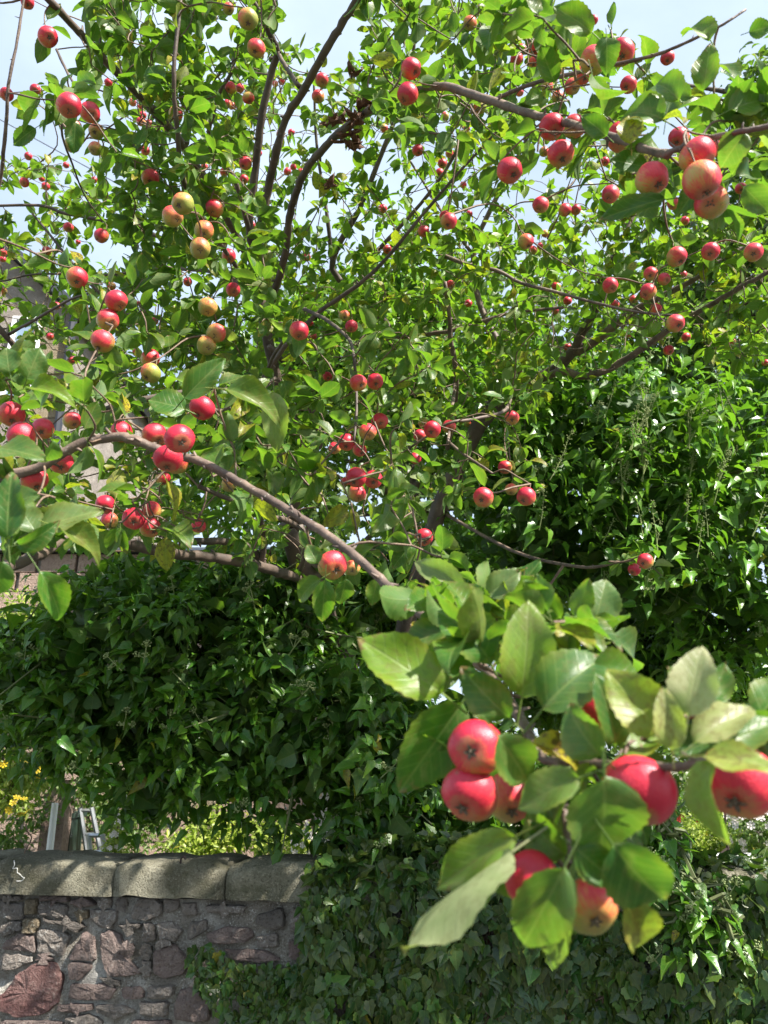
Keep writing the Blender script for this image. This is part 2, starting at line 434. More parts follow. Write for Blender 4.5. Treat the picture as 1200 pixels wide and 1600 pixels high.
IVO2 = [(.01, 0), (.16, -.02), (.27, .16), (.26, .34), (.17, .6), (.06, .85), (0, 1.0)]
IVL = [(.01, 0), (.20, -.10), (.37, .02), (.33, .15), (.43, .33), (.25, .50), (.14, .75), (0, 1.0)]
T_IVB = [fan_leaf_t(IVO, .45, .35), fan_leaf_t(IVO2, .6, .45), fan_leaf_t(IVO, .2, .1), fan_leaf_t(IVO2, .35, .7), fan_leaf_t(IVL, .45, .3)]
T_IVW = [fan_leaf_t(IVL, .15, .12), fan_leaf_t(IVL, .3, .05), fan_leaf_t(IVO, .2, .1)]
T_TINY = [fan_leaf_t([(.01, 0), (.22, .25), (.2, .6), (0, 1)], .3, .2, False)]

def norm(a): return a / (np.linalg.norm(a, axis=-1, keepdims=True) + 1e-9)
def frames(D, Nn):
    D = norm(D); X = norm(np.cross(D, Nn)); Z = np.cross(X, D); return X, D, Z
def scatter_mesh(name, temps, P, D, Nn, S, W, C, smooth=True):
    """many leaves in one mesh"""
    Vs = []; Fs = []; Us = []; Cs = []; off = 0
    X, Y, Z = frames(D, Nn)
    which = rng.integers(0, len(temps), len(P))
    for ti, (tv, tf, tu) in enumerate(temps):
        k = np.where(which == ti)[0]
        if not len(k): continue
        n = len(tv)
        v = (P[k][:, None, :] + S[k][:, None, None] * (tv[None, :, 0, None] * (X[k] * W[k][:, None])[:, None, :] + tv[None, :, 1, None] * Y[k][:, None, :] + tv[None, :, 2, None] * Z[k][:, None, :]))
        Vs.append(v.reshape(-1, 3)); Fs.append((tf[None] + (np.arange(len(k)) * n)[:, None, None]).reshape(-1, 3) + off)
        Us.append(np.tile(tu, (len(k), 1))); Cs.append(np.repeat(C[k], n, axis=0)); off += n * len(k)
    return mesh_np(name, np.concatenate(Vs), np.concatenate(Fs), np.concatenate(Us), np.concatenate(Cs), smooth)
def mat4(P, X, Y, Z, S, W):
    M = Matrix.Identity(4)
    for r in range(3):
        M[r][0] = X[r] * S * W; M[r][1] = Y[r] * S; M[r][2] = Z[r] * S; M[r][3] = P[r]
    return M
_tm = {}
def temp_mesh(key, T, mat):
    if key not in _tm:
        m = mesh_np(key, T[0], T[1], T[2]); m.materials.append(mat); _tm[key] = m
    return _tm[key]
def leaf_objects(parent, temps, key, mat, P, D, Nn, S, W, C, name='leaf'):
    X, Y, Z = frames(D, Nn)
    for i in range(len(P)):
        ti = random.randrange(len(temps))
        o = link(name, temp_mesh('%s_%d' % (key, ti), temps[ti], mat), parent, mat4(P[i], X[i], Y[i], Z[i], float(S[i]), float(W[i])))
        o.color = tuple(float(x) for x in C[i])

def leafcolors(n, lo=.1, hi=.9, yellow=.05, pale=.03):
    C = np.zeros((n, 4)); C[:, 0] = rng.uniform(lo, hi, n)
    C[:, 1] = np.where(rng.random(n) < yellow, rng.uniform(.4, 1, n), rng.uniform(0, .12, n))
    C[:, 2] = np.where(rng.random(n) < pale, rng.uniform(.4, .9, n), 0); C[:, 3] = rng.random(n)
    return C

# ================================================================== THE SETTING
def sheet(name, x0, x1, y0, y1, z, mat, n=2):
    m = MB(); 
    m.add([(x0, y0, z), (x1, y0, z), (x1, y1, z), (x0, y1, z)], [(0, 1, 2, 3)])
    return tag(m.build(name, mat), kind='structure')
sheet('ground', -150, 150, -100, 200, -.004, M_GROUND)
sheet('lane', -30, 30, -6, 3.1, 0, M_LANE)

# ---- rubble wall with coping
WA = at(0, 1341, 3.40); WB = at(1200, 1366, 2.93)
wdir = np.array([WB[0] - WA[0], WB[1] - WA[1], 0]); wlen = np.linalg.norm(wdir); wdir /= wlen
wn = np.array([wdir[1], -wdir[0], 0])          # towards the camera
ZT = WA[2]
WALLP = np.array([WA[0], WA[1], 0])
def on_wall(px, py, out_=0.0):
    d = FW + (px - 600) / 1200 * RT - (py - 800) / 1200 * UP
    t = ((WALLP + wn * out_ - CAM) @ wn) / (d @ wn); p = CAM + t * d
    return (p - WALLP) @ wdir, p[2]
def wpt(s, z, out_=0.0): return WALLP + wdir * s + np.array([0, 0, z]) + wn * out_
wall = empty('garden_wall', tuple(wpt(1.6, 0, -.15)), 'old garden wall of purple and grey rubble stone under rounded mossy coping', 'wall')
COPH = .145
m = MB()
# mortar body, uneven face
S0, S1 = -2.2, 6.5
ns, nzz = 150, 34
V = []; F = []
for i in range(ns + 1):
    for j in range(nzz + 1):
        s = S0 + (S1 - S0) * i / ns; z = (ZT - COPH) * j / nzz
        o_ = -.021 + .016 * mnoise.noise(Vector((s * 9, z * 9, 0))) + .008 * mnoise.noise(Vector((s * 30, z * 30, 3)))
        V.append(wpt(s, z, o_))
for i in range(ns):
    for j in range(nzz):
        a = i * (nzz + 1) + j; F.append((a, a + nzz + 1, a + nzz + 2, a + 1))
b = len(V)
for s in (S0, S1):
    for z in (0, ZT - COPH): V.append(wpt(s, z, -.38))
F += [(b, b + 1, b + 3, b + 2), (b + 1, b, 0, nzz), (b + 2, b + 3, ns * (nzz + 1) + nzz, ns * (nzz + 1)), (nzz, ns * (nzz + 1) + nzz, b + 3, b + 1)]
m.add(V, F); m.build('mortar', M_MORTAR, wall, smooth=False)

def inflate(poly, d):
    P = np.array(poly); c = P.mean(0); r = np.linalg.norm(P - c, axis=1)[:, None]
    return c + (P - c) * (1 - d / np.maximum(r, .01))
def stone(poly_sz, key, thick=.022, parent=wall):
    P = np.array(poly_sz, float)
    # subdivide the outline and roughen it
    Q = []
    for i in range(len(P)):
        a, c = P[i], P[(i + 1) % len(P)]
        Q += [a * .88 + c * .12, a * .5 + c * .5, a * .12 + c * .88]
    Q = np.array(Q); Q += rng.normal(0, .0022, Q.shape)
    n = len(Q); rings = [(0, -.05), (0.0, thick * .45), (.0035, thick * .85), (.016, thick), (.05, thick * 1.05)]
    V = []; F = []
    for d, z in rings:
        for q in inflate(Q, d):
            k = .6 * thick * mnoise.noise(Vector((q[0] * 14, q[1] * 14, 7))) + .3 * thick * mnoise.noise(Vector((q[0] * 45, q[1] * 45, 2))) if z > 0 else 0
            V.append(wpt(q[0], q[1], z - .03 + .012 + k))
    c = Q.mean(0); V.append(wpt(c[0], c[1], thick * 1.15 - .018))
    for r in range(len(rings) - 1):
        for i in range(n):
            a = r * n + i; bb = r * n + (i + 1) % n; F.append((a, bb, bb + n, a + n))
    for i in range(n): F.append(((len(rings) - 1) * n + i, (len(rings) - 1) * n + (i + 1) % n, len(V) - 1))
    mm = MB(); mm.add(V, F); return mm.build('stone', M_ST[key], parent, smooth=False)
ZA = [('g', [(0, 330), (130, 325), (145, 345), (135, 435), (0, 425)]), ('g', [(235, 330), (300, 315), (410, 340), (418, 420), (350, 425), (235, 400)]),
      ('t', [(155, 300), (225, 300), (225, 392), (155, 402)]), ('p', [(445, 300), (540, 290), (600, 340), (470, 350), (435, 330)]), ('g', [(612, 295), (690, 290), (690, 358), (606, 343)]),
      ('t', [(462, 375), (545, 367), (548, 430), (462, 425)]), ('g', [(556, 367), (728, 372), (725, 440), (690, 485), (600, 475), (556, 435)]),
      ('g', [(820, 370), (860, 295), (960, 292), (1010, 330), (1005, 400), (930, 435), (820, 430)]), ('d', [(720, 320), (790, 320), (795, 350), (740, 355)]),
      ('t', [(140, 417), (238, 422), (240, 475), (200, 520), (140, 512)]), ('g', [(0, 460), (128, 442), (126, 495), (60, 520), (0, 548)]),
      ('p', [(0, 620), (20, 570), (130, 505), (200, 535), (215, 600), (205, 640), (110, 630)]), ('g', [(225, 505), (255, 482), (400, 510), (430, 530), (375, 672), (250, 650), (218, 640), (226, 580)]),
      ('d', [(265, 420), (400, 440), (510, 455), (525, 480), (480, 505), (400, 470), (290, 450)]), ('p', [(415, 680), (470, 590), (520, 505), (590, 545), (597, 690)]),
      ('p', [(620, 520), (690, 495), (740, 520), (770, 590), (760, 650), (870, 750), (870, 775), (790, 780), (700, 795), (640, 740), (618, 620)]),
      ('p', [(780, 590), (825, 580), (820, 640), (784, 640)]), ('d', [(735, 470), (800, 445), (875, 455), (870, 485), (750, 490)]), ('g', [(890, 450), (965, 460), (970, 570), (885, 575)]),
      ('g', [(980, 450), (1060, 440), (1140, 500), (1100, 560), (990, 560)]), ('p', [(950, 620), (1080, 580), (1180, 690), (1150, 770), (1010, 805), (945, 760)]),
      ('d', [(875, 610), (940, 600), (938, 655), (880, 660)]), ('p', [(420, 700), (560, 700), (565, 740), (490, 815), (430, 800)]),
      ('r', [(0, 900), (100, 770), (200, 710), (330, 690), (390, 790), (345, 970), (250, 1030), (90, 1045), (0, 1010), (-60, 960)]), ('g', [(0, 640), (120, 650), (195, 665), (195, 700), (100, 740), (0, 760)]),
      ('p', [(205, 682), (250, 655), (330, 675), (300, 692)]), ('p', [(415, 920), (440, 830), (540, 845), (620, 830), (700, 850), (720, 880), (680, 930), (520, 935)]),
      ('p', [(350, 960), (560, 960), (570, 1000), (490, 1015), (360, 1005)]), ('p', [(755, 860), (860, 850), (900, 880), (890, 925), (755, 930)]), ('g', [(910, 850), (1085, 840), (1085, 900), (1000, 935), (915, 920)]),
      ('p', [(1080, 1050), (1110, 870), (1190, 850), (1300, 900), (1310, 1060), (1200, 1080)]), ('p', [(0, 1060), (200, 1068), (380, 1060), (380, 1150), (0, 1150)]),
      ('g', [(590, 970), (760, 965), (840, 1010), (700, 1060), (600, 1020)]), ('g', [(860, 950), (1050, 945), (1040, 1040), (880, 1030)]), ('g', [(1020, 300), (1110, 290), (1115, 360), (1030, 390)]),
      ('g', [(1125, 330), (1220, 320), (1230, 400), (1130, 410)]), ('d', [(1170, 440), (1290, 430), (1300, 500), (1180, 560)]), ('g', [(1000, 590), (1060, 575), (1040, 600)]),
      ('g', [(0, 262), (130, 280), (130, 315), (0, 318)]), ('p', [(240, 275), (420, 285), (425, 325), (310, 308), (240, 318)]), ('g', [(400, 1040), (560, 1030), (640, 1070), (600, 1150), (400, 1150)]),
      ('g', [(880, 680), (935, 690), (935, 790), (890, 800)]), ('p', [(820, 1060), (1060, 1055), (1060, 1150), (820, 1150)]), ('d', [(600, 800), (740, 805), (745, 850), (640, 822)])]
ZB = [('p', [(640, 525), (700, 495), (780, 500), (790, 530), (760, 550), (660, 550)]), ('d', [(800, 460), (880, 440), (890, 500), (850, 510), (800, 490)]), ('g', [(640, 430), (770, 430), (760, 455), (640, 455)]),
      ('g', [(800, 525), (865, 520), (870, 560), (800, 565)]), ('p', [(700, 570), (820, 570), (880, 600), (800, 610), (720, 600)]), ('g', [(905, 440), (1000, 440), (990, 520), (912, 510)]),
      ('p', [(610, 590), (690, 590), (700, 640), (620, 650)]), ('g', [(710, 640), (860, 630), (880, 700), (720, 690)]), ('p', [(900, 540), (1010, 540), (1010, 610), (900, 600)])]
cover = []
for key, pl in ZA:
    q = [on_wall(x / 4, 1330 + y / 4) for x, y in pl]; stone(q, key, random.uniform(.016, .03)); cover.append(np.array(q).mean(0))
for key, pl in ZB:
    q = [on_wall(x / 2, 1200 + y / 2) for x, y in pl]; stone(q, key, random.uniform(.016, .026)); cover.append(np.array(q).mean(0))
# the rest of the wall, same rubble, random courses
sA, zA = on_wall(-15, 1600); sB, _ = on_wall(520, 1500)
z = .03
while z < ZT - COPH - .03:
    hgt = random.uniform(.09, .20); hgt = min(hgt, ZT - COPH - .01 - z)
    s = S0 + random.uniform(0, .1)
    while s < S1 - .1:
        ww = random.uniform(.12, .34)
        if not (sA < s + ww and s < sB and z + hgt > zA - .02) and hgt > .04:
            j = lambda: random.uniform(-.012, .012)
            stone([(s + .012, z + .012 + j() * .5), (s + ww * .5, z + .01), (s + ww - .012, z + .012 + j() * .5), (s + ww - .01 + j() * .6, z + hgt * .5), (s + ww - .014, z + hgt - .012), (s + ww * .5 + j(), z + hgt - .01), (s + .014, z + hgt - .014), (s + .01 + j() * .6, z + hgt * .5)],
                  random.choice('ggppdpgt'), random.uniform(.014, .028))
        s += ww
    z += hgt
# coping stones, rounded and worn
sj = [on_wall(178, 1370, .03)[0], on_wall(353, 1372, .03)[0]]
gl = sj[1] - sj[0]
edges = [sj[0] - 4 * .56, sj[0] - 3 * .56, sj[0] - 2 * .57, sj[0] - .575, sj[0], sj[1], sj[1] + .52, sj[1] + 1.08]
while edges[-1] < S1: edges.append(edges[-1] + random.uniform(.48, .62))
for i in range(len(edges) - 1):
    a, c = edges[i] + .004, edges[i + 1] - .004
    prof = []
    for k in range(13):       # cross-section: front face up over the rounded top to the back
        t = k / 12
        if t < .3: o_, zz = .045, t / .3 * .105
        elif t < .75:
            q = (t - .3) / .45 * math.pi / 2 * 2; o_, zz = .045 - .21 + .21 * math.copysign(abs(math.cos(q)) ** .6, math.cos(q)), .105 + (COPH - .105) * math.sin(q) ** .8
        else: o_, zz = -.375, .105 - (t - .75) / .25 * .105
        prof.append((o_, zz))
    V = []; F = []; nn = 14; np_ = len(prof)
    for k in range(nn + 1):
        s = a + (c - a) * k / nn; e = min(k, nn - k)
        sh = (.014, .004, 0)[min(e, 2)]
        for (o_, zz) in prof:
            d = .020 * mnoise.noise(Vector((s * 7, zz * 12, o_ * 9 + i))) + .006 * mnoise.noise(Vector((s * 30, zz * 30, o_ * 30)))
            V.append(wpt(s, ZT - COPH + .008 + max(zz - sh + d, 0 if zz > 0 else 0), o_ * (1 - sh * 2) + d - (sh if o_ > 0 else -sh)))
    for k in range(nn):
        for q in range(np_ - 1):
            a0 = k * np_ + q; F.append((a0, a0 + np_, a0 + np_ + 1, a0 + 1))
    F.append(tuple(range(np_))); F.append(tuple(nn * np_ + q for q in range(np_))[::-1])
    mm = MB(); mm.add(V, F); mm.build('coping_stone', M_COPE, wall, smooth=True)
# iron hook and wires
hp = wpt(on_wall(287, 1345)[0], ZT - .02, .03)
mm = MB(); q = [hp + np.array([0, 0, -.02]), hp + np.array([0, -.005, .02]), hp + np.array([.004, -.012, .04]), hp + np.array([.016, -.016, .046]), hp + np.array([.024, -.016, .034])]
mm.tube(catmull(q), [.0042] * (len(q) * 4 - 3), 6); tag(mm.build('iron_hook', M_RUST, smooth=True), 'small rusty iron hook sticking up from the second coping stone', 'hook')
wp = [(20, 1345), (22, 1352), (18, 1358), (26, 1357), (25, 1364), (30, 1366), (33, 1371), (37, 1372), (32, 1377), (25, 1377)]
q = []
for i, (x, y) in enumerate(wp):
    s, zz = on_wall(x, y, .07); q.append(wpt(s, zz, .062 + .006 * (i % 2)))
mm = MB(); cu = catmull(q); mm.tube(cu, [.0022] * len(cu), 5)
tag(mm.build('wire', M_WIRE, smooth=True), 'curly white wire scrap hanging over the front of the leftmost coping stone', 'wire')
q = [at(40, 1288, 3.5), at(43, 1300, 3.5), at(49, 1308, 3.5), at(46, 1318, 3.5), at(40, 1328, 3.5), at(36, 1340, 3.5)]; cu = catmull(q)
mm = MB(); mm.tube(cu, [.0035] * len(cu), 5); tag(mm.build('twisted_stem', M_TWIG, smooth=True), 'bent bare stem rising from the wall top at the left edge', 'stem')

# ================================================================== BUILDINGS FAR BEHIND
def face_pt(px, py, Y):     # point on the vertical plane y = Y
    d = FW + (px - 600) / 1200 * RT - (py - 800) / 1200 * UP
    return CAM + d * (Y / d[1])
Yh = 12.0
tr_ = face_pt(112, 490, Yh); ap_ = face_pt(-30, 360, Yh)
xr, zr, xa, za = tr_[0], tr_[2], ap_[0], ap_[2]; xl = 2 * xa - xr
house = empty('stone_house', (xa, Yh + 3, 0), 'tall stone house gable with dark slate verge seen through the leaves at left', 'house')
mm = MB(); mm.add([(xl, Yh, 0), (xr, Yh, 0), (xr, Yh, zr), (xa, Yh, za), (xl, Yh, zr), (xl, Yh + 7, 0), (xr, Yh + 7, 0), (xr, Yh + 7, zr), (xa, Yh + 7, za), (xl, Yh + 7, zr)],
                  [(0, 1, 2, 3, 4), (9, 8, 7, 6, 5), (1, 6, 7, 2), (0, 4, 9, 5)]); mm.build('wall', M_ST['g'], house)
for k, (xe, nm) in enumerate(((xr, 'r'), (xl, 'l'))):
    mm = MB(); s = 1 if k == 0 else -1; dx = xe - xa; t = Vector((dx, 0, zr - za)).normalized(); nrm = Vector((-t.z * s, 0, t.x * s)); 
    a = Vector((xa, 0, za)) + nrm * .02; e = Vector((xe, 0, zr)) + t * .25 + nrm * .02
    vv = []
    for p_, off in ((a, 0), (e, 0), (e, .16), (a, .16)):
        for y in (Yh - .25, Yh + 7.2):
            v = p_ + nrm * off; vv.append((v.x, y, v.z))
    mm.add(vv, [(0, 2, 3, 1), (2, 4, 5, 3), (4, 6, 7, 5), (6, 0, 1, 7), (0, 6, 4, 2), (1, 3, 5, 7)]); mm.build('roof', M_SLATE, house)
mm = MB(); mm.tube([(xr + .1, Yh - .12, .2), (xr + .1, Yh - .12, zr - .1)], [.07, .07], 8); mm.build('drainpipe', M_PIPE, house)
for k in range(60):
    z = .15 + k * .36
    if z > zr - .3: break
    mm = MB(); ww = .42 if k % 2 else .62
    mm.box((xr - ww / 2 + .015, Yh - .005, z), (ww, .07, .34), jit=.008); mm.build('quoin', M_ST['t'], house)
def window(parent, x0, x1, z0, z1, Y, cross=(1, 1)):
    f = MB(); t = .07
    f.box(((x0 + x1) / 2, Y - .03, z0), (x1 - x0, .1, t)); f.box(((x0 + x1) / 2, Y - .03, z1), (x1 - x0, .1, t))
    f.box((x0, Y - .033, (z0 + z1) / 2), (t, .1, z1 - z0 + t)); f.box((x1, Y - .033, (z0 + z1) / 2), (t, .1, z1 - z0 + t))
    for i in range(1, cross[0] + 1): f.box((x0 + (x1 - x0) * i / (cross[0] + 1), Y - .027, (z0 + z1) / 2), (.04, .08, z1 - z0 - t))
    for i in range(1, cross[1] + 1): f.box(((x0 + x1) / 2, Y - .024, z0 + (z1 - z0) * i / (cross[1] + 1)), (x1 - x0 - t, .07, .045))
    fr = f.build('window', M_WHITE, parent)
    gz = MB(); gz.box(((x0 + x1) / 2, Y - .012, (z0 + z1) / 2), (x1 - x0 - t, .02, z1 - z0 - t)); 
    gz.build('pane', M_GLASSY, fr, smooth=False)
ROOTLOC_default = Matrix.Identity(4)
wa = face_pt(2, 640, Yh); wb = face_pt(66, 500, Yh)
window(house, wa[0], wb[0], wa[2], wb[2], Yh, (0, 1)); window(house, wa[0], wb[0], wa[2] - 3.2, wb[2] - 3.4, Yh, (0, 1))

# pink sandstone outbuilding
Yo = 9.4
x0_, x1_ = face_pt(-80, 1000, Yo)[0], face_pt(495, 1200, Yo)[0]; zt_ = face_pt(60, 862, Yo)[2]
ob = empty('outbuilding', ((x0_ + x1_) / 2, Yo + 1.5, 0), 'low pink sandstone outbuilding with squared blocks beyond the wall', 'outbuilding')
mm = MB(); mm.box(((x0_ + x1_) / 2, Yo + 1.55, zt_ / 2), (x1_ - x0_ - .02, 3, zt_)); mm.build('core', M_MORTAR, ob)
bm_ = []
for k in range(5):
    q = MB(); q.box((0, 0, 0), (.47 - .04 * (k % 3), .10, .225), jit=.008); me = bpy.data.meshes.new('block'); me.from_pydata(q.V, [], q.F); me.materials.append(M_PINK if k else M_ST['t']); bm_.append(me)
row = 0; z = .13
while z < zt_ - .05:
    x = x0_ + (.25 if row % 2 else .02)
    while x < x1_ - .2:
        ppx, ppy, _ = proj(np.array([x + .2, Yo, z]))
        link('block', random.choice(bm_), ob, Matrix.Translation((x + .23, Yo + .02, z))); x += .485
    z += .24; row += 1
mm = MB(); mm.add([(x0_ - .1, Yo - .15, zt_ - .02), (x1_ + .1, Yo - .15, zt_ - .02), (x1_ + .1, Yo + 1.6, zt_ + .5), (x0_ - .1, Yo + 1.6, zt_ + .5), (x0_ - .1, Yo + 3.2, zt_ - .02), (x1_ + .1, Yo + 3.2, zt_ - .02)],
                  [(0, 1, 2, 3), (3, 2, 5, 4), (0, 4, 5, 1), (0, 3, 4), (1, 5, 2)]); mm.build('roof', M_SLATE, ob)

# ladder, pole, bin, trough
def pxw(px, py, Y, z=None): return face_pt(px, py, Y)
Yl = 7.0
lad = empty('ladder', tuple(face_pt(148, 1345, Yl)), 'aluminium stepladder standing open among shrubs behind the coping', 'ladder')
def rail(p, q_, r=.022, nm='rail', par=None, mat=M_ALU):
    mm = MB(); mm.tube([p, q_], [r, r], 6); return mm.build(nm, mat, par or lad)
def dl(a, dz=0): return np.array(a) + np.array([0, 0, dz])
r1a, r1b = face_pt(146, 1375, Yl), face_pt(138, 1304, Yl + .05); r2a, r2b = face_pt(172, 1375, Yl), face_pt(160, 1304, Yl + .05)
rail(r1a, r1b); rail(r2a, r2b)
for t in (.98, .6, .2): rail(r1a * (1 - t) + r1b * t, r2a * (1 - t) + r2b * t, .02, 'rung')
r3a, r3b = face_pt(131, 1309, Yl + .5), face_pt(125, 1262, Yl + .5); r4a, r4b = face_pt(152, 1308, Yl + .5), face_pt(143, 1262, Yl + .5)
rail(face_pt(142, 1375, Yl + .5), r3b); rail(face_pt(166, 1375, Yl + .5), r4b)
for t in (.1, .9): rail(r3a * (1 - t) + r3b * t, r4a * (1 - t) + r4b * t, .018, 'rung')
pa, pb = face_pt(72, 1375, 6.4), face_pt(86, 1255, 6.4)
mm = MB(); mm.tube([pa, pb], [.03, .026], 8); tag(mm.build('pole', M_WHITE), 'leaning white painted pole left of the stepladder', 'pole')
pc = face_pt(108, 1300, 7.6)
mm = MB(); mm.box((pc[0], 7.3, .95), (.2, .2, 1.0), jit=.01); mm.box((pc[0], 7.3, 1.47), (.24, .24, .05), jit=.006)
tag(mm.build('stone_pillar', M_PINK), 'short brown sandstone gate pillar between the white pole and the stepladder', 'pillar')
pg = face_pt(62, 1310, 6.9)
bn = empty('bin', (pg[0], 7.1, .4), 'dark green garden bin behind the coping at far left', 'bin')
mm = MB(); mm.box((pg[0], 7.5, .72), (.17, .3, .8), jit=.01); mm.build('body', M_GREENBOX, bn)
mm = MB(); mm.box((pg[0], 7.5, 1.14), (.19, .33, .04)); mm.build('lid', M_GREENBOX, bn)

ta, tb = face_pt(1110, 1348, 6.0), face_pt(1245, 1366, 6.0)
tro = empty('trough', (tb[0] - .3, 6.15, .5), 'pale blue trough with white rim on the ground at right', 'trough')
zc_ = ta[2]
mm = MB(); mm.box(((ta[0] + tb[0]) / 2 + .2, 6.15, zc_ - .22), (tb[0] - ta[0] + .4, .34, .42)); mm.build('body', M_BLUE, tro)
mm = MB(); mm.box(((ta[0] + tb[0]) / 2 + .2, 6.15, zc_ + .01), (tb[0] - ta[0] + .44, .38, .035)); mm.build('rim', M_WHITE, tro)
q = [face_pt(1143, 1372, 5.2), face_pt(1138, 1330, 5.2), face_pt(1134, 1300, 5.2), face_pt(1133, 1262, 5.2)]
st = empty('bare_sapling', tuple(q[0]), 'thin bare dark sapling in front of the blue trough', 'sapling')
mm = MB(); cu = catmull(q); mm.tube(cu, np.linspace(.012, .006, len(cu)), 6); mm.build('stem', M_RUST, st)
for (a, c, d) in (((1140, 1340), (1152, 1336), (1172, 1347)), ((1141, 1352), (1160, 1362), (1190, 1352)), ((1137, 1325), (1125, 1335), (1112, 1350))):
    mm = MB(); cu = catmull([face_pt(*a, 5.2), face_pt(*c, 5.18), face_pt(*d, 5.15)]); mm.tube(cu, np.linspace(.007, .003, len(cu)), 5); mm.build('side_twig', M_RUST, st)
# overhead cable
q = [np.array([-16, 20, 13.0]), None, None, np.array([2.0, 22, 12.0])]
c0, c1 = face_pt(-40, 165, 15), face_pt(125, 255, 15); dd = c1 - c0
cu = [c0 - dd * 2, c0, c1, c1 + dd * 3]; mm = MB(); mm.tube(cu, [.012] * 4, 5)
tag(mm.build('overhead_cable', M_CABLE), 'thin overhead cable crossing the sky at upper left', 'cable')

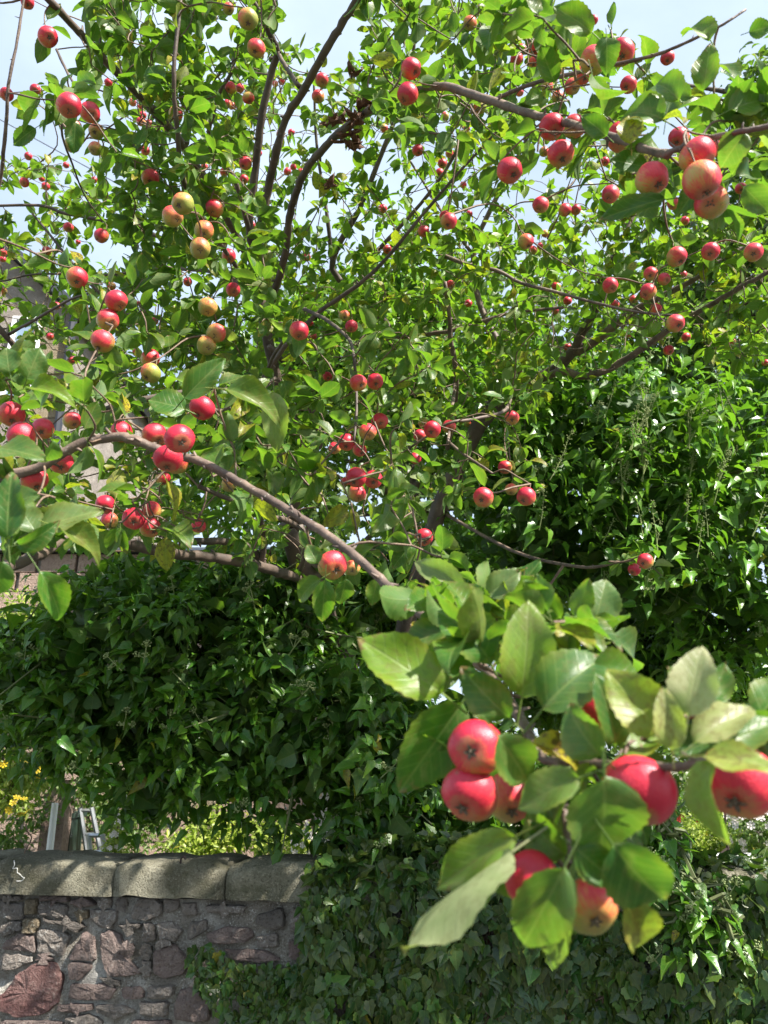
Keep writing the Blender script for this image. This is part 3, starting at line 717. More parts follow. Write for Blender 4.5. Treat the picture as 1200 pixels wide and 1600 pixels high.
# ================================================================== APPLE TREE
root_loc = tuple(at(560, 1180, 4.3)[:2]) + (0.0,)
tree = empty('apple_tree', root_loc, 'crab apple tree hung with red and yellow apples, branches spreading over the garden wall', 'tree')
J0 = (455, 800, 3.6)
BR = [ # name, points (px, py, depth), radius start, radius end (m)
 ('limb', [(455, 820, 3.6), (478, 715, 3.4), (462, 670, 3.3), (442, 630, 3.2), (425, 560, 3.1), (408, 470, 3.0), (402, 400, 2.95)], .032, .022),
 ('limb', [(402, 400, 2.95), (410, 340, 2.8), (420, 290, 2.75), (432, 235, 2.65), (447, 185, 2.6), (475, 140, 2.5), (505, 85, 2.4), (535, 35, 2.35), (560, -5, 2.3), (585, -60, 2.25)], .018, .011),
 ('limb', [(400, 440, 3.0), (390, 353, 2.9), (396, 290, 2.85), (402, 240, 2.8), (408, 187, 2.75), (423, 117, 2.7), (433, 80, 2.65), (423, 55, 2.6), (408, 25, 2.55), (390, -10, 2.5), (380, -50, 2.5)], .018, .010),
 ('branch', [(433, 80, 2.65), (447, 105, 2.6), (467, 135, 2.5)], .008, .009),
 ('limb', [(425, 470, 3.0), (447, 390, 2.8), (452, 340, 2.7), (463, 300, 2.6), (480, 262, 2.5), (503, 235, 2.4), (530, 207, 2.3), (560, 185, 2.2)], .015, .0125),
 ('branch', [(560, 185, 2.2), (600, 157, 2.0), (630, 145, 1.9), (665, 135, 1.8), (705, 137, 1.7), (765, 157, 1.6), (830, 178, 1.5), (880, 190, 1.4), (950, 212, 1.25), (1015, 235, 1.15), (1045, 243, 1.1)], .0125, .0062),
 ('branch', [(1040, 242, 1.1), (1070, 228, 1.07), (1100, 218, 1.05), (1150, 207, 1.0), (1200, 197, .98), (1290, 175, .95)], .0055, .0035),
 ('branch', [(770, 157, 1.62), (820, 135, 1.55), (880, 118, 1.45), (940, 105, 1.4), (1000, 92, 1.35), (1040, 80, 1.3), (1090, 58, 1.25), (1130, 38, 1.2), (1165, 15, 1.2)], .005, .002),
 ('branch', [(400, 420, 2.95), (375, 380, 2.8), (352, 335, 2.65), (320, 280, 2.5), (285, 225, 2.4), (250, 183, 2.3), (207, 137, 2.2), (173, 103, 2.1), (143, 70, 2.05), (117, 43, 2.0), (72, -5, 1.9), (40, -40, 1.9)], .016, .010),
 ('branch', [(392, 370, 2.9), (370, 290, 2.75), (350, 253, 2.7), (327, 213, 2.6), (333, 180, 2.55), (345, 140, 2.5), (362, 112, 2.4), (365, 85, 2.4)], .011, .005),
 ('branch', [(283, -10, 1.9), (277, 50, 1.9), (272, 100, 1.9), (272, 143, 1.92), (277, 207, 1.97), (285, 277, 2.05), (310, 330, 2.2), (350, 390, 2.5), (395, 450, 2.95)][::-1], .009, .005),
 ('branch', [(40, -20, 1.6), (27, 60, 1.6), (13, 133, 1.6), (10, 187, 1.62), (5, 240, 1.65), (-5, 300, 1.7), (-60, 480, 1.7), (-90, 640, 1.6)][::-1], .006, .0028),
 ('branch', [(88, 77, 1.85), (103, 110, 1.8), (117, 143, 1.75), (96, 200, 1.8), (113, 257, 2.0), (133, 307, 2.3), (160, 345, 2.6)], .0035, .0025),
 ('branch', [(-40, 322, 3.3), (60, 321, 3.3), (100, 333, 3.3), (150, 342, 3.3), (230, 362, 3.25), (320, 410, 3.2), (400, 460, 3.1)][::-1], .012, .006),
 ('branch', [(50, 333, 3.3), (83, 373, 3.3), (120, 420, 3.3), (170, 470, 3.3), (260, 530, 3.3), (400, 600, 3.2)][::-1], .011, .005),
 ('branch', [(430, 620, 3.2), (330, 610, 2.9), (220, 625, 2.8), (150, 640, 2.7), (95, 610, 2.6), (40, 560, 2.5), (0, 515, 2.4), (-60, 450, 2.4)], .015, .010),
 ('branch', [(13, 523, 2.42), (62, 495, 2.35), (110, 468, 2.3), (150, 455, 2.3)], .006, .003),
 ('branch', [(0, 440, 3.6), (60, 428, 3.6), (160, 430, 3.5), (260, 420, 3.4), (400, 430, 3.0)][::-1], .009, .004),
 # low near bough
 ('bough', [(468, 905, 3.75), (450, 898, 3.4), (430, 892, 3.15), (400, 883, 3.0), (350, 873, 2.85), (280, 866, 2.65), (225, 856, 2.4), (185, 846, 2.2), (107, 843, 1.95), (62, 865, 1.8), (15, 885, 1.65), (-80, 900, 1.5), (-140, 830, 1.4), (-110, 770, 1.35)], .025, .011),
 ('bough', [(-110, 770, 1.35), (-40, 755, 1.33), (15, 742, 1.32), (60, 730, 1.32), (100, 707, 1.32), (125, 694, 1.32), (155, 686, 1.32), (190, 683, 1.31), (215, 689, 1.3), (240, 700, 1.3), (270, 712, 1.3), (300, 717, 1.29), (340, 735, 1.27), (380, 757, 1.25), (430, 785, 1.22), (480, 815, 1.18), (530, 850, 1.13), (570, 882, 1.09), (610, 920, 1.04), (648, 952, 1.0), (690, 985, .95), (730, 1020, .9), (775, 1065, .83), (805, 1110, .76), (828, 1150, .7)], .0105, .0058),
 ('branch', [(828, 1150, .7), (850, 1186, .66), (900, 1191, .63), (960, 1195, .60), (1020, 1197, .57), (1065, 1198, .55), (1110, 1185, .53)], .0045, .0036),
 ('branch', [(870, 1190, .64), (880, 1240, .62), (885, 1290, .6), (890, 1350, .58)], .004, .003),
 ('branch', [(250, 835, 2.7), (300, 845, 2.8), (350, 846, 2.9), (390, 856, 3.0), (410, 880, 3.08)][::-1], .02, .012),
 ('branch', [(408, 880, 3.05), (412, 850, 3.0), (408, 812, 2.9), (395, 770, 2.8), (380, 740, 2.7)], .014, .007),
 ('branch', [(480, 715, 3.45), (500, 690, 3.4), (493, 655, 3.35), (482, 632, 3.3), (468, 606, 3.2), (451, 575, 3.1), (420, 540, 3.0)], .02, .012),
 ('branch', [(430, 700, 3.3), (409, 682, 3.2), (389, 662, 3.1), (375, 629, 3.0), (360, 590, 2.9)], .015, .008),
 ('branch', [(310, 760, 1.75), (370, 785, 1.85), (420, 805, 1.95), (460, 820, 2.1), (480, 850, 2.4), (470, 890, 2.9)][::-1], .010, .006),
 ('trunk2', [(600, 1150, 4.3), (640, 950, 4.3), (690, 790, 4.25), (740, 680, 4.2), (790, 620, 4.1), (825, 597, 4.0)], .06, .042),
 ('limb', [(825, 597, 4.0), (848, 590, 3.9), (880, 566, 3.8), (897, 548, 3.75), (907, 525, 3.7), (920, 503, 3.65), (932, 478, 3.6), (940, 440, 3.5), (960, 400, 3.4)], .034, .018),
 ('limb', [(840, 592, 3.95), (880, 580, 3.7), (912, 588, 3.6), (950, 577, 3.5), (1000, 547, 3.4), (1035, 522, 3.35), (1075, 497, 3.3), (1130, 465, 3.2), (1200, 425, 3.1), (1280, 380, 3.1)], .022, .010),
 ('limb', [(893, 553, 3.78), (930, 533, 3.65), (985, 490, 3.5), (1030, 465, 3.4), (1080, 440, 3.3), (1120, 412, 3.2), (1170, 380, 3.2)], .024, .008),
 ('branch', [(560, 540, 3.7), (610, 528, 3.6), (670, 522, 3.5), (725, 512, 3.4), (775, 495, 3.35), (815, 487, 3.3), (880, 480, 3.2)], .014, .006),
 ('branch', [(695, 440, 3.2), (702, 490, 3.25), (704, 530, 3.3), (711, 568, 3.35), (712, 620, 3.5), (700, 700, 3.9)][::-1], .015, .009),
 ('branch', [(695, 400, 3.2), (740, 417, 3.1), (775, 422, 3.05), (815, 442, 3.0), (865, 455, 2.9), (930, 473, 2.8), (1000, 488, 2.75), (1060, 493, 2.7)], .010, .004),
 ('branch', [(412, 590, 3.0), (450, 535, 2.9), (500, 487, 2.85), (560, 445, 2.8), (605, 402, 2.75), (640, 360, 2.7), (690, 300, 2.65), (730, 255, 2.6), (795, 185, 2.5)], .011, .004),
 ('branch', [(640, 600, 4.2), (600, 500, 4.1), (520, 420, 4.0), (560, 330, 3.9), (600, 230, 3.8), (640, 120, 3.7), (650, 20, 3.6)], .024, .008),
 ('branch', [(560, 420, 3.9), (620, 360, 3.8), (680, 290, 3.7), (720, 220, 3.6), (760, 100, 3.5)], .013, .006),
 ('branch', [(520, 420, 4.0), (510, 330, 3.9), (495, 230, 3.9), (490, 120, 3.8)], .013, .006),
 ('branch', [(825, 597, 4.0), (760, 500, 4.1), (740, 400, 4.1), (780, 300, 4.0), (830, 200, 3.9), (850, 100, 3.8)], .022, .007),
 ('branch', [(740, 400, 4.1), (690, 330, 4.1), (640, 250, 4.1)], .012, .006),
 ('branch', [(960, 400, 3.4), (1000, 320, 3.4), (1060, 240, 3.4)], .011, .005),
 ('branch', [(553, 560, 2.1), (556, 600, 2.1), (557, 640, 2.05), (553, 690, 2.0)], .005, .004),
 ('branch', [(470, 480, 2.9), (510, 500, 2.6), (545, 530, 2.3), (553, 560, 2.1)], .008, .005),
 ('branch', [(700, 690, 2.4), (725, 710, 2.2), (748, 725, 2.1), (770, 740, 2.05)], .005, .003),
 ('branch', [(711, 600, 3.4), (705, 650, 2.8), (700, 690, 2.4)], .009, .005),
 ('branch', [(640, 700, 2.5), (700, 662, 2.4), (740, 655, 2.45), (790, 640, 2.6), (800, 610, 3.2), (805, 600, 4.0)][::-1], .008, .004),
 ('branch', [(1000, 870, 2.7), (960, 880, 2.8), (900, 885, 3.1), (800, 860, 3.8), (690, 800, 4.25)][::-1], .012, .003),
 ('branch', [(415, 590, 2.9), (425, 560, 2.7), (445, 530, 2.5), (468, 500, 2.3)], .008, .004),
 ('branch', [(430, 590, 2.7), (395, 620, 2.0), (350, 640, 1.7), (335, 640, 1.6)], .006, .0035),
]
trunk_pts = [np.array([root_loc[0], root_loc[1], 0]), np.array([root_loc[0] - .03, root_loc[1], .7]), at(540, 1080, 4.1), at(500, 960, 3.9), at(455, 820, 3.6)]
nodes = []; nrad = []
def build_branch(name, P, r0, r1, mat, n=9, wob=.12):
    cu = catmull(P, 5)
    seg = np.linalg.norm(np.diff(cu, axis=0), axis=1).sum()
    R = np.linspace(r0, r1, len(cu)) * (1 + wob * rng.normal(0, .45, len(cu)))
    cu2 = cu + rng.normal(0, 1, cu.shape) * np.linspace(r0, r1, len(cu))[:, None] * .08
    V, F = tube_np(cu2, R, n)
    mm = MB(); mm.add(V, F); mm.F.append(tuple(range(n))[::-1]); mm.F.append(tuple(len(V) - n + i for i in range(n)))
    # spur stubs
    for k in range(1, len(cu) - 1):
        if r0 < .03 and rng.random() < .30:
            d = rng.normal(0, 1, 3); d[2] += .4; d /= np.linalg.norm(d); r = R[k]
            mm.tube([cu[k], cu[k] + d * (r * 1.0), cu[k] + d * (r * 1.3 + rng.uniform(.004, .012))], [r * .45, r * .42, r * .2], 5)
    mm.build(name, mat, tree, smooth=True)
    for p, r in zip(cu, R): nodes.append(p); nrad.append(r)
build_branch('trunk', trunk_pts, .11, .06, M_TRUNK, 12)
for (nm, pts, r0, r1) in BR:
    P = np.array([at(*p) for p in pts]); r0 *= .9; r1 *= .9
    mp_ = np.mean([p[:3:2] for p in pts], axis=0)
    build_branch({'trunk2': 'limb'}.get(nm, nm), P, r0, r1, M_TRUNK if r0 > .03 or (mp_[0] < 620 and mp_[1] > 1.75) else M_BARK)

# ---- apples (px, py, diameter px, blush 0..1, shape)
AL = """43 4 20 .5;75 57 30 .55;10 147 21 .6;55 140 17 .6;108 165 37 .6;140 175 31 .55;115 200 26 -.1;112 226 24 .1;150 205 24 -.15;149 232 22 -.1;400 75 29 .1;387 30 32 -.25;357 14 18 .0;
383 255 20 .5;381 280 14 .4;235 278 27 .35;158 368 22 .55;335 325 28 .5;270 338 32 .1;285 318 35 -.2;318 360 30 -.05;313 388 32 -.2;357 400 22 .3;360 137 18 .4;375 138 14 .6;388 153 19 .6;373 162 12 .5;
503 125 21 .2;497 151 20 .1;430 131 10 .3;440 127 11 .5;458 261 10 .5;449 268 12 .5;470 268 10 .3;207 160 12 .5;220 167 10 .4;223 180 12 .6;233 193 12 .6;275 177 22 .2;38 285 15 .6;65 279 10 .5;71 291 13 .4;147 281 10 .5;
107 355 16 .3;247 356 9 .5;122 378 8 .5;73 392 14 .6;5 395 12 .5;4 405 10 .4;653 235 18 .5;691 255 15 .3;702 240 13 .3;687 270 14 .3;643 107 33 .62;637 147 33 .6;750 167 20 .05;695 182 14 .1;734 36 22 -.1;
927 31 15 .6;797 266 41 .65;862 198 40 .65;876 240 42 .35;898 198 36 .4;845 320 26 .3;883 328 20 .6;900 328 16 .5;822 377 24 .15;844 384 10 .5;701 346 26 .3;695 338 18 .3;662 361 18 .55;605 390 14 .5;
928 94 43 .3;972 82 40 .4;1043 90 22 .6;870 110 20 .2;910 118 28 .5;895 135 25 .1;855 135 20 .0;872 152 20 .0;807 92 20 .6;815 77 16 .6;835 75 20 .5;835 98 20 .4;970 215 44 .4;982 132 26 .5;
1019 280 51 .3;1090 243 56 .55;1096 281 58 .6;1112 315 52 .25;1060 215 32 .6;1122 230 26 .6;954 303 27 .6;1053 318 20 .3;1070 345 14 .5;1158 294 18 .6;945 252 14 .6;850 237 16 .3;
1058 401 33 .35;1110 393 28 .45;1177 394 29 .35;1017 428 22 .3;1038 436 20 .5;1013 456 26 .45;954 446 24 .4;1025 483 19 .6;990 468 14 .1;1056 505 28 .4;1072 527 15 .55;1045 547 17 .6;1145 534 10 .5;1197 567 12 .3;
800 653 23 .3;675 671 27 .6;656 681 20 .4;702 667 22 .2;661 660 16 .2;731 662 12 .1;649 716 19 .5;789 730 23 .5;755 777 32 .4;799 765 20 -.15;822 776 30 .55;
120 434 33 .3;5 455 12 .3;182 470 35 .4;168 500 35 .3;160 533 37 .15;325 480 30 -.3;338 521 30 -.02;323 540 30 -.3;364 453 22 .5;235 560 30 .3;235 583 32 -.15;467 517 31 .45;549 510 20 .5;538 494 18 -.1;512 588 15 .6;
560 598 28 .3;586 596 26 .6;316 638 41 .7;280 686 48 .72;241 680 40 .42;262 717 46 .55;254 748 24 .35;275 722 38 .3;238 725 20 .4;190 675 34 .5;112 657 28 .2;66 670 34 .5;18 648 40 .4;33 682 42 .55;95 722 38 .45;54 750 42 .3;
164 788 30 .6;171 813 27 .15;209 811 36 .65;236 797 30 .35;235 824 33 .4;88 478 12 .5;112 562 12 .5;216 474 8 .4;358 757 24 -.1;541 691 27 .5;562 703 22 .6;523 700 20 .4;575 675 28 .1;593 658 27 .6;
556 746 32 .62;583 749 29 .62;558 771 28 .2;539 753 14 .2;310 822 23 .5;520 884 47 .25;550 888 26 -.1;662 840 30 .5;645 1064 62 -.05;991 890 20 .55;1008 877 25 .4;
742 1168 88 .62;733 1240 90 .5;797 1246 78 .25;1000 1236 114 .62;938 1106 88 .7;1156 1222 120 .45;832 1375 86 .68;922 1416 88 .02;797 1100 18 .6"""
def apple_mesh(k):
    r_ = random.Random(k); V = []; F = []; nr, ns_ = 15, 20
    fl = r_.uniform(.88, .97)
    for i in range(nr + 1):
        t = math.pi * i / nr                  # 0 = stalk end
        r = math.sin(t) ** .92 if 0 < t < math.pi - 1e-6 else 0
        z = math.cos(t) * fl
        z -= .30 * math.exp(-(t / .36) ** 2); z += .17 * math.exp(-((math.pi - t) / .34) ** 2)
        r *= 1 + .05 * math.cos(t)
        for j in range(ns_):
            a = 2 * math.pi * j / ns_
            rr = r * (1 + .034 * math.cos(5 * a) * (1 if t > 1.8 else .3) + .03 * math.cos(a + k) * math.sin(t))
            V.append((rr * math.cos(a), rr * math.sin(a), z + .02 * math.cos(2 * a + k)))
    for i in range(nr):
        for j in range(ns_):
            a = i * ns_ + j; b = i * ns_ + (j + 1) % ns_; F.append((a, a + ns_, b + ns_, b))
    m = bpy.data.meshes.new('apple'); m.from_pydata(V, [], F); m.update(); m.polygons.foreach_set('use_smooth', [True] * len(m.polygons)); m.materials.append(M_APPLE); return m
AM = [apple_mesh(k) for k in range(6)]
def calyx_mesh():
    mm = MB()
    for k in range(5):
        a = k * 2 * math.pi / 5 + random.uniform(-.2, .2); c, s = math.cos(a), math.sin(a); px_, py_ = -s, c
        w_ = .065; l1 = .17; l2 = .30 + random.uniform(-.04, .05)
        mm.add([(w_ * px_, w_ * py_, -.72), (-w_ * px_, -w_ * py_, -.72), (l1 * c - w_ * px_ * 1.1, l1 * s - w_ * py_ * 1.1, -.84), (l1 * c + w_ * px_ * 1.1, l1 * s + w_ * py_ * 1.1, -.84), (l2 * c, l2 * s, -.80 - random.uniform(0, .1))],
               [(0, 1, 2, 3), (3, 2, 4)])
    mm.ball((0, 0, -.76), .10, 6, 4)
    m = bpy.data.meshes.new('calyx'); m.from_pydata(mm.V, [], mm.F); m.materials.append(M_CALYX); return m
CM = [calyx_mesh() for _ in range(3)]
def stalk_mesh(bx):
    mm = MB(); cu = catmull([(0, 0, .62), (bx * .15, 0, 1.0), (bx * .5, 0, 1.45), (bx, 0, 1.95)]); mm.tube(cu, np.linspace(.045, .06, len(cu)), 5)
    m = bpy.data.meshes.new('stalk'); m.from_pydata(mm.V, [], mm.F); m.polygons.foreach_set('use_smooth', [True] * len(m.polygons)); m.materials.append(M_STALK); return m
SB = (-.5, 0.0, .5); SM = [stalk_mesh(b) for b in SB]
spray = []      # (point, kind)
apple_at = []
for k in range(46):
    AL += ';%d %d %d %.2f' % (rng.uniform(0, 1190), rng.uniform(110, 560), rng.uniform(10, 15), rng.uniform(.2, .65))
for item in AL.replace('\n', '').split(';'):
    x, y, d, bl = [float(k) for k in item.split()]
    D = min(1200 * .047 / d, 4.9) if d < 60 else 1200 * .0465 / d
    if d > 92: D = .575
    if 84 < d < 92 : D = .63 - (.0 if y < 1300 else .05)
    r = d * D / 1200 / 2
    c = at(x, y, D)
    # stalk end up, eye down and mostly turned to the lane
    tocam = (CAM - c); tocam /= np.linalg.norm(tocam)
    axis = np.array([rng.normal(0, .45), 0, 1.0]) * .62 - tocam * rng.uniform(.25, 1.0) + rng.normal(0, .16, 3)
    if (x, y) in ((742, 1168),): axis = np.array([.25, .1, .25]) - tocam * 1.0
    if (x, y) == (280, 686): axis = np.array([-.35, 0, .45]) - tocam
    if (x, y) == (262, 717): axis = np.array([.0, 0, 1.0]) - tocam * .35
    Z = Vector(axis).normalized(); sq = rng.uniform(.86, 1.06); sx_ = rng.uniform(.95, 1.05)
    X = (Vector((.15, -.1, 1)) + Vector(rng.normal(0, .25, 3)))
    X = (X - Z * X.dot(Z)).normalized(); Y_ = Z.cross(X)
    M = Matrix.Identity(4)
    for q in range(3):
        M[q][0] = X[q] * r * sx_; M[q][1] = Y_[q] * r; M[q][2] = Z[q] * r * sq; M[q][3] = c[q]
    a = link('apple', random.choice(AM), tree, M); a.color = (bl * .85 + .20 + rng.uniform(-.05, .05), 1.0 if rng.random() < .3 else 0.0, 0, 1)
    if d >= 14:
        k = random.randrange(3)
        s = link('stalk', SM[k], a, M); cx = link('calyx', random.choice(CM), a, M)
        s.matrix_basis = Matrix.Identity(4); cx.matrix_basis = Matrix.Identity(4)
        e = M @ Vector((SB[k], 0, 1.93))
    else: e = M @ Vector((0, 0, .8))
    apple_at.append((c, r))
    spray.append((np.array(e), 'a', D))

# ---- leafy sprays
def poly_pts(poly, n):
    P = np.array(poly, float); lo, hi = P.min(0), P.max(0); out = []
    while len(out) < n:
        q = rng.uniform(lo, hi, (n * 3, 2))
        ins = np.zeros(len(q), bool); j = len(P) - 1
        for i in range(len(P)):
            xi, yi, xj, yj = *P[i], *P[j]
            ins ^= ((yi > q[:, 1]) != (yj > q[:, 1])) & (q[:, 0] < (xj - xi) * (q[:, 1] - yi) / (yj - yi + 1e-9) + xi); j = i
        out += list(q[ins])
    return np.array(out[:n])
REG = [ # polygon, depth range, count
 ([(-80, 270), (60, 255), (160, 250), (330, 270), (420, 350), (440, 640), (120, 650), (-80, 560)], (3.2, 4.8), 430),
 ([(330, 90), (480, 60), (560, 90), (850, 180), (1220, 330), (1220, 520), (900, 560), (820, 640), (420, 640), (380, 380)], (3.0, 4.9), 760),
 ([(430, 380), (1000, 330), (1100, 500), (850, 640), (430, 650)], (3.0, 4.6), 300),
 ([(140, -40), (420, -40), (430, 200), (330, 260), (200, 240)], (2.6, 3.9), 150),
 ([(560, -40), (860, -40), (900, 160), (700, 230), (560, 130)], (2.0, 3.6), 190),
 ([(950, 340), (1220, 330), (1220, 560), (1060, 560), (940, 500)], (2.8, 3.8), 100),
 # nearer, upper left
 ([(100, -30), (330, -30), (300, 130), (230, 200), (130, 90)], (1.8, 2.3), 62),
 ([(50, 140), (190, 120), (200, 250), (80, 240)], (1.55, 1.8), 7),
 ([(180, 150), (330, 120), (420, 330), (420, 520), (330, 590), (220, 500), (200, 300)], (1.9, 2.4), 140),
 ([(330, -30), (440, -30), (430, 120), (340, 140)], (2.1, 2.5), 16),
 ([(100, 400), (230, 430), (260, 600), (130, 600)], (1.7, 2.1), 18),
 ([(300, 560), (480, 500), (700, 520), (640, 700), (480, 720), (330, 660)], (1.9, 2.6), 55),
 ([(440, 680), (620, 650), (680, 780), (620, 900), (520, 860)], (1.5, 2.1), 34),
 ([(620, 620), (840, 600), (850, 700), (820, 800), (720, 790), (640, 730)], (2.1, 2.7), 26),
 ([(590, 760), (700, 790), (720, 900), (640, 930), (600, 860)], (1.25, 1.6), 13),
 # along the near bough
 ([(0, 560), (130, 560), (160, 640), (0, 640)], (1.2, 1.5), 9),
 ([(110, 640), (300, 620), (420, 660), (440, 760), (300, 840), (140, 830), (60, 760)], (1.25, 1.8), 44),
 ([(0, 700), (150, 740), (170, 830), (60, 850), (0, 800)], (1.05, 1.3), 9),
 ([(360, 580), (450, 590), (440, 690), (380, 700)], (1.5, 1.9), 6),
 # upper right near boughs
 ([(560, 130), (720, 110), (800, 150), (820, 230), (620, 210)], (1.6, 2.0), 16),
 ([(760, 20), (1000, 30), (1060, 160), (1180, 220), (1150, 300), (960, 320), (800, 240)], (1.15, 1.6), 48),
 ([(1100, 130), (1210, 120), (1210, 330), (1120, 300)], (1.05, 1.3), 9),
 ([(0, 600), (430, 620), (440, 880), (100, 870), (0, 800)], (2.4, 3.7), 190),
 ([(-200, -620), (900, -620), (760, -30), (-150, -30)], (1.9, 3.3), 200),
 ([(1225, -150), (1900, -150), (1900, 600), (1225, 480)], (2.3, 3.0), 700),  # unseen crown right of the view, added to shade the wall ivy
 ([(950, 860), (1040, 860), (1030, 930), (960, 930)], (2.6, 2.8), 3),
 ([(640, 930), (760, 900), (790, 1010), (700, 1050)], (.85, 1.05), 9),
 ([(700, 960), (960, 960), (1000, 1110), (800, 1110)], (.68, .85), 8),
 ([(830, 1120), (1000, 1120), (980, 1300), (850, 1330)], (.62, .72), 4),
]
for poly, (d0, d1), n in REG:
    for (x, y) in poly_pts(poly, n):
        spray.append((at(x, y, rng.uniform(d0, d1)), 's', 0))
nodes = list(nodes); NA = np.zeros((len(nodes) + 14000, 3)); NA[:len(nodes)] = nodes; nN = len(nodes)
SPp = np.array([s[0] for s in spray])
dist = np.array([np.min(np.linalg.norm(NA[:nN] - p, axis=1)) for p in SPp])
order = np.argsort(dist)
tw = MB(); TV = []; TF = []; toff = 0
LP = []; LD = []; LN = []; LS = []; LW = []
acs = np.array([a[0] for a in apple_at]); ars = np.array([a[1] for a in apple_at])
for idx in order:
    S, kind, Dp = spray[idx]
    k = int(np.argmin(np.linalg.norm(NA[:nN] - S, axis=1))); Q = NA[k].copy()
    L_ = np.linalg.norm(S - Q)
    if L_ > .02:
        side = rng.normal(0, .09, 3) * L_; 
        P = catmull([Q, Q * .66 + S * .34 + side + np.array([0, 0, .05]) * L_, Q * .3 + S * .7 + side * .8, S], 3)
        rr = min(.0015 + L_ * .008, .008)
        V, F = tube_np(P, np.linspace(rr, .0018, len(P)), 4)
        TV.append(V); TF.append(np.array(F) + toff); toff += len(V)
        n_ = max(2, min(8, int(L_ / .05)))
        for t in np.linspace(.25, 1, n_):
            if nN < len(NA): NA[nN] = P[int(t * (len(P) - 1))]; nN += 1
    else: P = np.array([Q, S])
    Tdir = norm(S - P[-2]) if len(P) > 2 else np.array([0, 0, 1.0])
    nl = rng.integers(4, 8) if kind == 's' else rng.integers(1, 4)
    if kind == 's' and L_ > .08 and rng.random() < .14: nl = 0
    spots = [(S, 1)] * nl + [(P[rng.integers(len(P) // 2, len(P))], 0) for _ in range(rng.integers(1, 4) if L_ > .06 else 0)]
    for pos, rs in spots:
        d = Tdir * .35 + rng.normal(0, .62, 3) + np.array([0, 0, -.12])
        d = norm(d)
        if kind == 'a':
            tc_ = norm(CAM - S)
            if d @ tc_ > .15: d = norm(d - tc_ * 1.3)
        nn = np.array([0, 0, 1.0]) + rng.normal(0, .55, 3) + np.array([.1, -.12, 0])
        LP.append(pos + d * .012); LD.append(d); LN.append(nn); LS.append(rng.uniform(.034, .072)); LW.append(rng.uniform(.8, 1.15))
LP, LD, LN, LS, LW = map(np.array, (LP, LD, LN, LS, LW))
# a leaf does not stand in front of an apple it grows beside
keep = np.ones(len(LP), bool)
mids = LP + norm(LD) * LS[:, None] * .5
mx_, my_, mD = proj(mids); ax_, ay_, aD = proj(acs)
for i in range(len(acs)):
    rpx = ars[i] * 1200 / aD[i]
    hit = (mD < aD[i]) & (np.hypot(mx_ - ax_[i], my_ - ay_[i]) < rpx * 1.05 + LS * 1200 / mD * .30)
    keep &= ~(hit & (rng.random(len(LP)) < .93))
keep &= mD > .45
for (xa_, ya_, xb_, yb_, pr_) in ((-20, -20, 50, 120, .9), (60, 190, 130, 245, .8), (435, -20, 530, 75, .75), (890, -20, 1040, 50, .8), (1050, 60, 1135, 120, .85), (1130, 60, 1200, 110, .6), (200, -20, 262, 60, .6), (395, 190, 430, 330, .6), (860, -20, 900, 30, .7), (1060, -20, 1200, 30, .6), (835, 500, 1060, 602, .68), (905, 440, 1110, 500, .45), (640, 430, 800, 530, .3)):
    keep &= ~((mx_ > xa_) & (mx_ < xb_) & (my_ > ya_) & (my_ < yb_) & (rng.random(len(LP)) < pr_))
keep &= ~((mD < 1.5) & (my_ < 60) & (mx_ < 700) & (mx_ > 0))
LP, LD, LN, LS, LW = LP[keep], LD[keep], LN[keep], LS[keep], LW[keep]
tm_ = mesh_np('twig', np.concatenate(TV), np.concatenate(TF)); tm_.materials.append(M_TWIG)
tag(link('twig', tm_, tree, Matrix.Identity(4)), kind='stuff')
LC = leafcolors(len(LP), .1, 1.0, .10, .02)
lx, ly, lD = proj(LP)
LC[:, 1] = np.where((lD > 2.9) & (rng.random(len(LP)) < .07), rng.uniform(.5, 1, len(LP)), LC[:, 1])
LS = np.where(lD > 2.9, LS * 1.18, LS * 1.04)
LC[:, 0] = np.where(lD < 2.7, rng.uniform(0, .55, len(LP)), .35 + .65 * LC[:, 0])
app = LS * 1200 / np.maximum(lD, .2)
app[(lx < -60) | (lx > 1260) | (ly < -60) | (ly > 1660)] = 0

